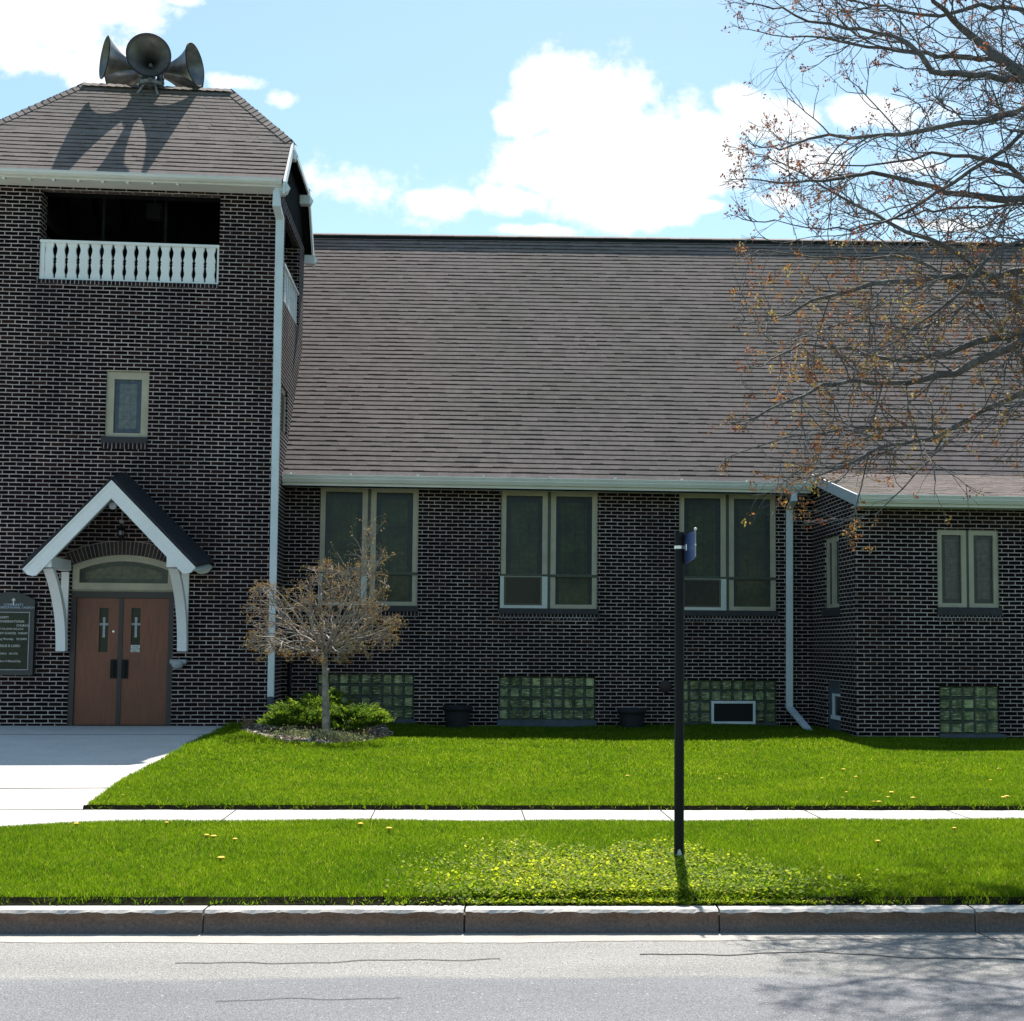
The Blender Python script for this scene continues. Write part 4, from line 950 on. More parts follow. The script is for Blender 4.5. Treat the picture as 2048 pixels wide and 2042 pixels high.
# ---------------- downspouts
def spout(name, path, w=.085, d=.07, mat='spout', lab=None):
    """rectangular pipe through points"""
    mb = MB(); P = [Vector(p) for p in path]; n = len(P); base = 0
    for k in range(n):
        din = (P[k] - P[k - 1]).normalized() if k else (P[1] - P[0]).normalized(); dout = (P[k + 1] - P[k]).normalized() if k < n - 1 else din
        t = (din + dout).normalized(); side = Vector((1, 0, 0)); side = (side - t * side.dot(t)); 
        if side.length < .05: side = Vector((0, 0, 1))
        side.normalize(); fr = t.cross(side).normalized(); sc = 1 / max(.5, t.dot(dout))
        for a, b in ((-1, -1), (1, -1), (1, 1), (-1, 1)): mb.v.append(tuple(P[k] + side * a * w / 2 * sc + fr * b * d / 2))
    for k in range(n - 1):
        for j in range(4):
            mb.f.append((k * 4 + j, k * 4 + (j + 1) % 4, k * 4 + 4 + (j + 1) % 4, k * 4 + 4 + j)); mb.t.append(0); mb.sm.append(False)
    mb.f += [(0, 1, 2, 3), tuple((n - 1) * 4 + j for j in range(4))]; mb.t += [0, 0]; mb.sm += [False, False]
    o = mb.build(name, mat, church, bevel=.008)
    if lab: tag(o, lab)
    return o
xs_ = TXR - .02
pa = at(548, 395, Y=EY0 - .0); 
P_ = [(at(553, 385, Y=EY0 - .06).x, EY0 - .05, at(553, 384, Y=EY0).z), (at(553, 410, Y=EY0 - .06).x, EY0 - .05, at(553, 412, Y=EY0).z), (at(560, 438, Y=YT - .05).x, YT - .05, at(560, 440, Y=YT).z)]
bx = at(541.5, 1390, Y=YT - .05).x
P_ += [(P_[-1][0] * .02 + bx * .98, YT - .05, 1.0) for _ in ()] + [(bx, YT - .05, at(541, 1395, Y=YT).z)]
ds = spout('tower_downspout', P_, .105, .08, lab='long pale downspout on the tower corner')
mb = MB(); mb.tube([(bx, YT - .06, at(541, 1395, Y=YT).z + .02), (bx, YT - .06, .2)], .055, 10); mb.build('drain_pipe', 'concrete_dark', ds)
for v_ in (700, 1000, 1250):
    z_ = at(545, v_, Y=YT).z; xx = P_[2][0] + (bx - P_[2][0]) * (P_[2][2] - z_) / (P_[2][2] - P_[3][2]); mb = MB(); mb.box((xx - .058, YT - .095, z_), (xx + .058, YT - .008, z_ + .03)); mb.build('pipe_strap', 'spout', ds)
d1 = [at(1588, 985, Y=YG - .06), at(1588, 1000, Y=YG - .06), at(1579, 1018, Y=YN - .06), at(1579, 1415, Y=YN - .06), at(1624, 1468, Y=YN - 1.6), at(1619, 1484, Y=YN - 2.0)]
spout('nave_downspout', d1, .10, .075, lab='pale downspout right of the nave windows, kicked out at its foot')

# ---------------- canopy
YC = YT - 1.1
fa = at(224, 961, Y=YC); fr_ = at(391, 1134, Y=YC); fl = at(47, 1138, Y=YC)
ba = at(247, 947, Y=YT - .01); br = at(425, 1127, Y=YT - .01); bl = Vector((2 * ba.x - br.x, YT - .01, br.z))
can = MB()
up = Vector((0, 0, .03))
for (A, B, C, D) in ((fa, fr_, br, ba), (fl, fa, ba, bl)):
    A, B, C, D = [Vector(p) for p in (A, B, C, D)]
    n_ = (B - A).cross(D - A).normalized(); n_ = n_ if n_.z > 0 else -n_
    can.prism([A + n_ * .012, B + n_ * .012, C + n_ * .012, D + n_ * .012], n_ * .035)
canopy = can.build('door_canopy', 'dkshingle', church); tag(canopy, 'white gabled hood on curved brackets over the red doors')
mb = MB(); bw = .285
rd = (fr_ - fa).normalized(); ld = (fl - fa).normalized()
def board(a, b, w_, y0, y1, mb):
    a, b = Vector(a), Vector(b)
    mb.prism([(a.x, y0, a.z), (b.x, y0, b.z), (b.x - (b.x - a.x) * .045 * 1, y0, b.z - .085), (b.x - (b.x - a.x) * .10, y0, b.z - .105), (b.x - (b.x - a.x) * .15, y0, b.z - .10), (a.x, y0, a.z - w_)], (0, y1 - y0, 0))
board(fa, fr_, bw, YC - .02, YC + .03, mb); board(fa, fl, bw, YC - .021, YC + .029, mb)
mb.build('barge_board', 'white', canopy)
mb = MB()   # thin top moulding
for e_ in (fr_, fl):
    d_ = (e_ - fa); mb.prism([(fa.x, YC - .035, fa.z + .004), (e_.x, YC - .035, e_.z + .004), (e_.x, YC - .035, e_.z - .035), (fa.x, YC - .035, fa.z - .04)], (0, .015, 0))
mb.build('moulding', 'white', canopy)
mb = MB()   # soffit boards
dn = Vector((0, 0, -.05))
for (A, B, C, D) in ((fa, fr_, br, ba), (fl, fa, ba, bl)):
    mb.prism([Vector(p) + dn for p in (A, B, C, D)], (0, 0, -.02))
mb.build('soffit', 'frame_lt', canopy)
mb = MB()   # wall-side rafters + outer roll under the eave on the right
for e_, s_ in ((br, -1), (bl, 1)):
    board(Vector((ba.x, 0, ba.z - .07)), Vector((e_.x, 0, e_.z - .07)), .2, YT - .06, YT - .004, mb)
mb.build('rafters', 'frame_lt', canopy)
def bracket(u0, u1, v0, vb, ub0, ub1, lab):
    x0 = at(u0, v0, Y=YC + .1).x; x1 = at(u1, v0, Y=YC + .1).x; w_ = .15; xc = (x0 + x1) / 2
    zt_ = at(u0, v0, Y=YC + .1).z; zb_ = at(ub0, vb, Y=YT - .05).z
    mb = MB(); zbeam = at(u0, v0 - 3, Y=YC).z
    mb.box((xc - .085, YC + .02, zbeam), (xc + .085, YT - .005, zbeam + .17)); br_ = mb.build('bracket', 'white', canopy)
    # curved brace in the YZ plane
    mb = MB(); N_ = 16; O, I = [], []
    for k in range(N_ + 1):
        t = k / N_; y_ = (YC + .18) + (YT - .10 - (YC + .18)) * (1 - (1 - t) ** 2.1); z_ = zt_ - (zt_ - zb_) * t ** 1.05
        O.append((y_ - .065, z_)); I.append((y_ + .085, z_ + .0 * k))
    for (o0, o1, i0, i1) in zip(O, O[1:], I, I[1:]):
        i0 = (min(i0[0], YT - .004), i0[1]); i1 = (min(i1[0], YT - .004), i1[1])
        xa, xb = xc - w_ / 2, xc + w_ / 2
        mb.quad((xa, o0[0], o0[1]), (xb, o0[0], o0[1]), (xb, o1[0], o1[1]), (xa, o1[0], o1[1])); mb.quad((xa, i0[0], i0[1]), (xa, i1[0], i1[1]), (xb, i1[0], i1[1]), (xb, i0[0], i0[1]))
        for x_ in (xa, xb): mb.quad((x_, o0[0], o0[1]), (x_, i0[0], i0[1]), (x_, i1[0], i1[1]), (x_, o1[0], o1[1]))
    mb.quad((xa, O[-1][0], O[-1][1]), (xb, O[-1][0], O[-1][1]), (xb, YT - .004, O[-1][1] - .02), (xa, YT - .004, O[-1][1] - .02))
    mb.build('brace', 'white', canopy)
    mb = MB(); mb.box((xc - .06, YT - .04, zb_ + .02), (xc + .06, YT - .003, zt_)); mb.build('wall_post', 'white', canopy)
bracket(338, 354, 1137, 1302, 350, 366, 'right'); bracket(85, 104, 1137, 1302, 104, 121, 'left')
# arch over the transom
ax0, ax1 = tr[0], tr[1]; axc = (ax0 + ax1) / 2; zs_ = at(150, 1130, Y=YT).z; zc = at(243, 1109, Y=YT).z; hw = (ax1 - ax0) / 2; sag = zc - zs_; Rr = (hw * hw + sag * sag) / (2 * sag); zo = zc - Rr; A_ = math.asin(hw / Rr)
nA = 29; mb = MB(); mj = MB(); th_ = .215
for k in range(nA):
    t0 = -A_ * 1.03 + 2 * A_ * 1.03 * k / nA; t1 = -A_ * 1.03 + 2 * A_ * 1.03 * (k + 1) / nA; g_ = (t1 - t0) * .09
    pp = [(axc + r_ * math.sin(t), zo + r_ * math.cos(t)) for r_, t in ((Rr, t0 + g_), (Rr, t1 - g_), (Rr + th_, t1 - g_), (Rr + th_, t0 + g_))]
    mb.prism([(p[0], YT - .022, p[1]) for p in pp], (0, .1, 0), tone=random.random())
    pp = [(axc + r_ * math.sin(t), zo + r_ * math.cos(t)) for r_, t in ((Rr + .002, t0), (Rr + .002, t1), (Rr + th_ + .01, t1), (Rr + th_ + .01, t0))]
    mj.prism([(p[0], YT - .014, p[1]) for p in pp], (0, .09, 0))
m = Mat('arch_brick', rough=.8); a_ = N(m.n, 'ShaderNodeAttribute', attribute_name='tone'); m.base(m.mix(m.ramp(a_.outputs['Fac'], [(0, (.018, .012, .014)), (1, (.05, .034, .028))]), m.ramp(m.noise(40, 3).outputs['Fac'], [(.3, (.6, .6, .6)), (.7, (1.3, 1.3, 1.3))]), 1.0, 'MULTIPLY')); MT['archbrick'] = m.m
MT['archmortar'] = simple('arch_mortar', (.36, .33, .33), .9, var=.3, sc=20)
ar = mb.build('brick_arch', 'archbrick', church); mj.build('arch_joints', 'archmortar', ar)
# transom: panel with arched head
def arch_pts(x0, x1, zb, r_, inset=0):
    P = [(x0, zb)]; n = 16
    hw_ = (x1 - x0) / 2
    P.append((x1, zb))
    for k in range(n + 1):
        x = x1 - (x1 - x0) * k / n; P.append((x, zo + math.sqrt(max(0, r_ * r_ - (x - axc) ** 2))))
    return P
def arch_panel(x0, x1, zb, r_, y, d, mat, name, par):
    mb = MB(); mb.prism([(p[0], y, p[1]) for p in arch_pts(x0, x1, zb, r_)], (0, d, 0)); return mb.build(name, mat, par)
tz = tr[2]
tro = arch_panel(ax0 + .004, ax1 - .004, tz + .0, Rr - .004, YT + .055, .03, 'frame', 'transom_window', church)
mbf = MB()
def arch_ring(x0, x1, zb, r0, r1, ww, y, d, mat, name, par):
    P = arch_pts(x0, x1, zb, r0); Q = arch_pts(x0 + ww, x1 - ww, zb + ww * 1.0, r1); mb = MB(); n = len(P)
    for k in range(n):
        k2 = (k + 1) % n
        mb.quad((P[k][0], y, P[k][1]), (P[k2][0], y, P[k2][1]), (Q[k2][0], y, Q[k2][1]), (Q[k][0], y, Q[k][1]))
        mb.quad((Q[k][0], y, Q[k][1]), (Q[k2][0], y, Q[k2][1]), (Q[k2][0], y + d, Q[k2][1]), (Q[k][0], y + d, Q[k][1]))
    return mb.build(name, mat, par)
arch_ring(ax0 + .004, ax1 - .004, tz + .03, Rr - .004, Rr - .11, .11, YT + .02, .034, 'frame', 'frame', tro)
arch_panel(ax0 + .11, ax1 - .11, tz + .13, Rr - .10, YT + .050, .002, 'trans_edge', 'glass_border', tro)
arch_panel(ax0 + .21, ax1 - .21, tz + .21, Rr - .19, YT + .045, .002, 'trans_in', 'transom_pane', tro)
# fill between rectangular hole top and arch
mb = MB(); n = 20
for k in range(n):
    xa, xb = ax0 + (ax1 - ax0) * k / n, ax0 + (ax1 - ax0) * (k + 1) / n
    za, zb = [zo + math.sqrt(Rr * Rr - (x - axc) ** 2) for x in (xa, xb)]
    mb.quad((xa, YT + .001, za), (xb, YT + .001, zb), (xb, YT + .001, tr[3] + .01), (xa, YT + .001, tr[3] + .01))
mb.build('arch_infill', 'archmortar', ar)
# doors
dz1 = at(243, 1196, Y=YT).z; dz0 = .31
dfr = MB(); dfr.box((dr[0], YT + .01, dr[3] - .002), (dr[1], YT + .095, dz1)); dfr.box((dr[0], YT + .01, dr[2]), (dr[0] + .085, YT + .095, dz1)); dfr.box((dr[1] - .085, YT + .01, dr[2]), (dr[1], YT + .095, dz1)); dfr.box((dr[0] - .01, YT - .03, dr[2] - .02), (dr[1] + .01, YT + .095, dz0 - .005))
dfo = dfr.build('door_frame', 'door_frame', church)
xm = at(238, 1320, Y=YT).x
la, lb = dr[0] + .088, xm - .035; ra, rb = xm + .035, dr[1] - .088
for (a, b, wu0, wu1, nm) in ((la, lb, 199, 217, 'left'), (ra, rb, 263, 281, 'right')):
    mb = MB(); wx0, wx1, wz0, wz1 = px_rect(wu0 - 1, 1216, wu1 - 1, 1304, YT + .04)
    wall_y(mb, a, b, dz0, dz1 - .003, YT + .045, [(wx0, wx1, wz0, wz1)], .03); do = mb.build('door', 'door', church); tag(do, nm + ' leaf of the reddish wooden double doors')
    pane(wx0, wx1, wz0, wz1, YT + .07, 'doorglass', 'door_glass', do)
    mb = MB(); cx = (wx0 + wx1) / 2; cz = wz0 + (wz1 - wz0) * .58; y_ = YT + .062
    mb.box((cx - .018, y_, cz - .16), (cx + .018, y_ + .004, cz + .13)); mb.box((cx - .07, y_ - .0005, cz + .02), (cx + .07, y_ + .004, cz + .055))
    for dx, dz_ in ((0, .13), (0, -.16), (-.07, .037), (.07, .037)): mb.tube([(cx + dx, y_ - .001, cz + dz_), (cx + dx, y_ + .003, cz + dz_)], .024, 10)
    mb.build('cross_decal', 'silver', do)
    mb = MB(); hx = (b - .055) if nm == 'left' else (a + .055); hz0, hz1 = at(236, 1357, Y=YT).z, at(236, 1319, Y=YT).z
    mb.box((hx - .05, YT + .02, hz0), (hx + .05, YT + .04, hz1)); mb.box((hx - .012, YT - .02, hz0 + .04), (hx + .012, YT - .0, hz1 - .04)); mb.box((hx - .012, YT - .001, hz0 + .04), (hx + .012, YT + .02, hz0 + .07)); mb.box((hx - .012, YT - .001, hz1 - .07), (hx + .012, YT + .02, hz1 - .04)); mb.build('door_handle', 'black', do)
    if nm == 'left':
        mb = MB(); p = at(227, 1263, Y=YT + .04); mb.tube([(p.x, YT + .03, p.z), (p.x, YT + .046, p.z)], .018, 10); mb.build('lock_cylinder', 'steel', do)
    else:
        q = px_rect(261, 1290, 279, 1304, YT + .02); mb = MB(); mb.box((q[0], YT + .036, q[2]), (q[1], YT + .044, q[3])); no_ = mb.build('notice', MT['letter'], do)
        tag(no_, 'small pale notice with three green lines')
mb = MB(); mb.box((lb, YT + .03, dz0), (ra, YT + .08, dz1 - .003)); mb.build('astragal', 'door_frame', church)

def text(body, size, loc, mat, name, parent, align='CENTER', ext=.002, sx=1.0, roll=None):
    c_ = bpy.data.curves.new(name, 'FONT'); c_.body = body; c_.size = size; c_.extrude = ext; c_.align_x = align; c_.resolution_u = 3
    tmp = bpy.data.objects.new(name, c_); S.collection.objects.link(tmp)
    dg = bpy.context.evaluated_depsgraph_get(); me = bpy.data.meshes.new_from_object(tmp.evaluated_get(dg)); bpy.data.objects.remove(tmp)
    M_ = Matrix.Translation(Vector(loc)) @ Matrix.Rotation(R(90), 4, 'X') @ Matrix.Diagonal((sx, 1, 1, 1))
    me.transform(M_); me.transform(Matrix.Translation(-rootloc(parent))); me.materials.clear(); me.materials.append(MT[mat])
    o = bpy.data.objects.new(name, me); S.collection.objects.link(o); o.parent = parent; return o
rd_ = bpy.data.objects['door.001'] if 'door.001' in bpy.data.objects else None
q = px_rect(261, 1290, 279, 1304, YT + .02)
for i, ln in enumerate(('PLEASE', 'USE DOOR', 'ONLY')):
    text(ln, .032, ((q[0] + q[1]) / 2, YT + .034, q[3] - .038 - i * .036), 'leafgreen', 'lettering', rd_)

# ------------------------------------------------------------------ fittings on the wall (things of their own)
# notice board
sx1, sx0 = at(72, 1270, Y=YT).x, at(-26, 1270, Y=YT).x; sz0 = at(30, 1350, Y=YT).z; sz1 = at(30, 1203, Y=YT).z; szt = at(24, 1184, Y=YT).z; sxc = (sx0 + sx1) / 2
board_ = empty('notice_board', ((sx0 + sx1) / 2, YT, sz0), 'dark arched-top church notice board with white letters, left of the doors', 'notice board')
mb = MB(); pts = [(sx0, sz0), (sx1, sz0), (sx1, sz1 + .02)]
for k in range(13):
    t = k / 12; x = sx1 - .05 - (sx1 - sx0 - .1) * t; pts.append((x, sz1 + .05 + (szt - sz1 - .05) * math.sin(math.pi * t)))
pts.append((sx0, sz1 + .02))
mb.prism([(p[0], YT - .12, p[1]) for p in pts], (0, .115, 0)); mb.build('cabinet', 'signback', board_)
gx0, gx1 = sx0 + .09, at(61, 1290, Y=YT).x; gz0, gz1 = at(30, 1338, Y=YT).z, at(30, 1226, Y=YT).z
mb = MB(); framed(mb, gx0 - .014, gx1 + .014, gz0 - .014, gz1 + .014, YT - .132, YT - .12, .012); mb.build('glass_frame', 'silver', board_)
pane(gx0, gx1, gz0, gz1, YT - .124, 'doorglass', 'letter_panel', board_)
def tz_(v_): return at(30, v_, Y=YT - .13).z
def txx(u_): return at(u_, 1280, Y=YT - .13).x
cc = at(24, 1280, Y=YT - .13).x
mb = MB(); yb = YT - .128; zt_ = tz_(1203); mb.box((cc - .009, yb, zt_ - .06), (cc + .009, yb + .006, zt_ + .055)); mb.box((cc - .03, yb - .001, zt_ + .018), (cc + .03, yb + .006, zt_ + .034)); mb.build('cross', 'letter', board_)
text('COMMUNITY', .052, (cc, YT - .122, tz_(1211.5)), 'lettershade', 'lettering', board_)
text('CONGREGATIONAL CHURCH', .050, (cc - .0, YT - .122, tz_(1217)), 'lettershade', 'lettering', board_, sx=.98)
L_ = [('COMMUNITY', 1237, 16, 'RIGHT', .052), ('CONGREGATIONAL', 1245, 48, 'RIGHT', .052), ('CHURCH', 1253, 57, 'RIGHT', .052), ('REV DR JOHN WALLACE', 1259.5, 46, 'RIGHT', .040), ('SUNDAY SCHOOL  9:00AM', 1268.5, 54, 'RIGHT', .050),
      ('Morning Worship   10:15AM', 1280, 53, 'RIGHT', .050), ('JESUS IS LORD-', 1294, 42, 'RIGHT', .056), ('OFFICE   398 2778', 1309, 36, 'RIGHT', .040), ('Have A Blessed Day', 1324, 43, 'RIGHT', .046)]
for s_, v_, u_, al, sz in L_: text(s_, sz, (txx(u_), YT - .126, tz_(v_)), 'letter', 'lettering', board_, al, sx=.92)
# hanging lantern under the hood
lx, ly = at(243, 1060, Y=YT - .35).x, YT - .35
def lz(v_): return at(243, v_, Y=ly).z
lan = empty('hanging_lantern', (lx, ly, lz(1083)), 'black iron lantern hanging under the hood above the doors', 'lantern')
mb = MB(); mb.tube([(lx, ly, lz(1012)), (lx, ly, lz(1044))], .008, 6); mb.tube([(lx, ly, lz(1046)), (lx, ly, lz(1040))], .04, 10); mb.build('rod', 'silver', lan)
mb = MB(); mb.lathe((lx, ly, lz(1062)), (0, 0, 1), [(0, .075), (.04, .062), (.10, .018), (.115, .0)], 8); mb.lathe((lx, ly, lz(1083)), (0, 0, 1), [(0, .0), (.02, .02), (.10, .055), (.105, .05)], 8)
for k in range(4):
    t = k * math.pi / 2 + .4; mb.tube([(lx + .055 * math.cos(t), ly + .055 * math.sin(t), lz(1072)), (lx + .066 * math.cos(t), ly + .066 * math.sin(t), lz(1061))], .006, 4)
    mb.tube([(lx + .03 * math.cos(t), ly + .03 * math.sin(t), lz(1084)), (lx + .09 * math.cos(t), ly + .09 * math.sin(t), lz(1078)), (lx + .10 * math.cos(t), ly + .10 * math.sin(t), lz(1068))], .006, 4)
mb.build('cage', 'black', lan); mb = MB(); mb.lathe((lx, ly, lz(1071)), (0, 0, 1), [(0, .0), (0, .035), (.08, .042), (.09, 0)], 8); mb.build('lamp_glass', 'silver', lan)
# round floodlight at hood apex
p = at(226, 1011, Y=YC + .15); fl_ = empty('porch_light', p, 'small round silver light tucked under the peak of the door hood', 'light')
mb = MB(); mb.lathe(p, (0, -1, -.25), [(-.06, .03), (-.03, .055), (.03, .06), (.035, .05), (.01, .0)], 20); mb.build('light_housing', 'silver', fl_); mb = MB(); mb.tube([p + Vector((0, .05, .01)), p + Vector((0, .06, .09))], .02, 8); mb.build('mount', 'silver', fl_)
# dome light right of the doors
p = at(356, 1330, Y=YT - .1); dl = empty('dome_light', (p.x, YT, p.z), 'grey dome-shaped wall light right of the double doors', 'light')
mb = MB(); mb.box((p.x - .13, YT - .13, p.z + .02), (p.x + .13, YT - .004, p.z + .09)); mb.build('bracket', 'silver', dl, bevel=.01)
mb = MB(); mb.lathe((p.x - .01, YT - .10, p.z + .03), (0, 0, -1), [(-.03, .10), (0, .10), (.04, .095), (.08, .07), (.105, .03), (.11, 0)], 20); mb.build('dome', 'silver', dl)
# round cover on the nave wall
p = at(1331, 1373, Y=YN - .02); mb = MB(); mb.lathe((p.x, YN - .002, p.z), (0, -1, 0), [(0, .115), (.03, .115), (.05, .09), (.055, .0)], 24)
tag(mb.build('vent_cover', 'rust'), 'round rust-brown cover on the nave wall beside the sign pole', 'vent cover')
# box at the inner corner near the tower
q = px_rect(566, 1330, 573, 1395, YN - .1); mb = MB(); mb.tube([(q[1] + .05, YN - .05, .2), (q[1] + .05, YN - .05, q[3])], .035, 10); mb.tube([(q[1] + .05, YN - .05, q[3]), (q[1] + .05, YN - .05, q[3] + .07)], .05, 10)
tag(mb.build('standpipe', 'black'), 'thin dark pipe standing in the corner between tower and nave', 'pipe')
# planters
for u, lab in ((915, 'dark tapered planter tub at the nave wall, nearer the tower'), (1264, 'dark tapered planter tub at the nave wall, left of the sign pole')):
    a = at(u - 29, 1420, Y=YN - .4); b = at(u + 29, 1420, Y=YN - .4); cx = (a.x + b.x) / 2; rr = (b.x - a.x) / 2; zt_ = at(u, 1411 if u < 1000 else 1417, Y=YN - .4).z; z0_ = float(lawn_z(cx, YN - .4)) - .02
    pl = empty('planter', (cx, YN - .38, z0_), lab, 'planter', 'planter tubs at the nave wall')
    mb = MB(); mb.lathe((cx, YN - .38, z0_), (0, 0, 1), [(0, rr * .74), (zt_ - z0_ - .09, rr * .90), (zt_ - z0_ - .05, rr * .82), (zt_ - z0_ - .08, 0)], 28); mb.build('tub', 'planter', pl)
    mb = MB(); mb.lathe((cx, YN - .38, zt_ - .09), (0, 0, 1), [(0, rr * .90), (0, rr), (.09, rr * 1.0), (.09, rr * .88), (.03, rr * .86)], 28); mb.build('rim', 'planter', pl)

# ------------------------------------------------------------------ siren horns on the tower ridge
hc = Vector((at(304, 130, Y=ym).x, ym, at(212, 124, Y=ym - .3).z))
siren = empty('siren', (hc.x, ym, RZ), 'cluster of five big grey loudspeaker horns on top of the tower roof', 'siren')
mb = MB(); mb.tube([(hc.x, ym, RZ - .1), (hc.x, ym, hc.z + .05)], .07, 12); mb.tube([(hc.x, ym, hc.z - .30), (hc.x, ym, hc.z - .24)], .22, 16); mb.tube([(hc.x, ym, hc.z + .0), (hc.x, ym, hc.z + .08)], .16, 16)
for k in range(4):
    t = k * math.pi / 2 + .7; mb.tube([(hc.x + .30 * math.cos(t), ym + .3 * math.sin(t), RZ - .35 * abs(math.sin(t)) - .02), (hc.x + .12 * math.cos(t), ym + .12 * math.sin(t), hc.z - .26)], .022, 8)
mb.build('mast', 'silver', siren)
prof = []
Lh, r0_, r1_ = .70, .055, .375
for k in range(15):
    t = k / 14; prof.append((.13 + Lh * t, r0_ * math.exp(math.log(r1_ / r0_) * t ** 1.12)))
ins = [(h, r_ - .006) for h, r_ in prof][::-1]
full = prof + [(prof[-1][0] + .006, prof[-1][1] + .008), (prof[-1][0] + .008, prof[-1][1] - .004)] + ins + [(.13, 0)]
for k, (azd, tilt) in enumerate(((9, -.07), (76, .08), (127, .0), (232, .0), (297, .06))):
    t = R(azd); ax = Vector((math.sin(t), -math.cos(t), tilt)); c0 = Vector((hc.x, ym, hc.z))
    hp = MB(); hp.lathe(c0, ax, full, 40); ho = hp.build('horn', 'horn', siren)
    hd = MB(); hd.lathe(c0, ax, [(.02, 0), (.02, .07), (.10, .075), (.14, .055)], 20)
    dn_ = Vector((0, 0, -1)); e_ = c0 + ax * .16
    hd.tube([e_ + dn_ * .02, e_ + dn_ * .10, e_ + dn_ * .20 + ax * .03], [.045, .06, .06], 12); hd.tube([e_ + dn_ * .20 + ax * .03, e_ + dn_ * .30 + ax * .02], .05, 12)
    hd.tube([c0 + ax * .16 + dn_ * .14, c0 + dn_ * .26], .018, 8); hd.build('driver', 'horn', ho)
    hb = MB(); hb.lathe(c0, ax, [(.30, .0), (.30, .028), (.31, .03), (.32, .018), (.31, .012)], 14); hb.build('throat_plug', 'silver', ho)
    hr = MB(); pts = []
    a_ = ax.orthogonal().normalized(); b_ = ax.cross(a_).normalized()
    for j in range(41): pts.append(c0 + ax * (.13 + Lh + .004) + (a_ * math.cos(j * math.pi / 20) + b_ * math.sin(j * math.pi / 20)) * (r1_ + .004))
    hr.tube(pts, .009, 6, cap=False); hr.build('rim', 'black', ho)
# bell-like lamp in the belfry
p = at(310, 425, Y=ym - .3); lampb = empty('belfry_speaker', p, 'dim boxy fixture hanging inside the dark belfry', 'fixture')
mb = MB(); mb.box((p.x - .13, p.y - .1, p.z - .14), (p.x + .13, p.y + .1, p.z + .14)); mb.build('housing', 'sill', lampb, bevel=.02); mb = MB(); mb.tube([(p.x, p.y, p.z + .1), (p.x, p.y, RZ - .6)], .015, 6); mb.build('hanger', 'sill', lampb)

# ------------------------------------------------------------------ street sign
pb = at(1358, 1729, Z=ZL); py_ = pb.y
ptop = at(1359, 1070, Y=py_); pw = (at(1368, 1600, Y=py_).x - at(1348.5, 1600, Y=py_).x) / 2
ss = empty('street_sign', (pb.x, py_, ZL), 'black street sign pole on the grass strip with a blue name plate seen edge-on', 'street sign')
mb = MB(); mb.tube([(pb.x, py_, ZL - .05), (pb.x, py_, ptop.z)], pw, 20); mb.build('pole', 'black', ss)
zc1, zc0 = at(1359, 1065, Y=py_).z, at(1359, 1076, Y=py_).z
mb = MB(); mb.tube([(pb.x, py_, zc0), (pb.x, py_, zc1)], pw * 1.13, 20); mb.build('cap', 'black', ss)
zb = at(1359, 1095, Y=py_).z
mb = MB(); mb.tube([(pb.x, py_, zb - .011), (pb.x, py_, zb + .011)], pw + .004, 20); mb.build('clamp_band', 'steel', ss)
xs0 = pb.x + pw + .010; X1_, Y1_ = at(1391, 1100, Y=py_ - .16).x, py_ - .16
zi0, zi1 = at(1371, 1129, Y=py_).z, at(1371, 1070, Y=py_).z; zo0, zo1 = at(1391, 1116, Y=Y1_).z, at(1391, 1061, Y=Y1_).z
mb = MB(); nx = Vector((Y1_ - py_, -(X1_ - xs0), 0)).normalized() * .003
mb.prism([(xs0, py_, zi0), (X1_, Y1_, zo0), (X1_, Y1_, zo1), (xs0, py_, zi1)], nx); pl = mb.build('name_plate', 'blue', ss)
mb = MB(); zb2 = at(1391, 1089, Y=Y1_).z; mb.tube([(pb.x + pw, py_, zb - .005), (xs0 + .008, py_ - .02, zb - .008), (xs0 + .04, py_ - .09, zb2 - .0), (X1_, Y1_ - .004, zb2)], .0065, 8); mb.tube([(xs0 + .006, py_ - .01, zb - .022), (xs0 + .006, py_ - .01, zb + .022)], .014, 12); mb.build('plate_bracket', 'steel', ss)
mb = MB(); mb.tube([(X1_, Y1_, zo0 + .01), (X1_, Y1_, zo1 + .005)], .004, 8); mb.build('edge_rod', 'silver', ss)
mb = MB(); mb.lathe((X1_, Y1_, zo1), (0, 0, 1), [(0, 0), (.003, .008), (.011, .012), (.019, .008), (.022, 0)], 14); mb.build('finial', 'gutter_pale', ss)
# paint chip near the foot: irregular thin shell on the pole's street side
mb = MB(); zlo = ZL + .01; shp = [(-.9, .0, .12), (-.5, .02, .30), (-.1, .05, .34), (.25, .03, .30), (.55, .0, .22), (.8, .04, .16)]
for (a0, l0, h0), (a1, l1, h1) in zip(shp, shp[1:]):
    f0, f1 = a0 * .75, a1 * .75; rr = pw + .0015; S_ = .30
    mb.quad(*[(pb.x + rr * math.sin(a), py_ - rr * math.cos(a), zlo + h) for a, h in ((f0, l0 * S_), (f1, l1 * S_), (f1, h1 * S_), (f0, h0 * S_))])
mb.build('bare_metal_patch', 'letter', ss)

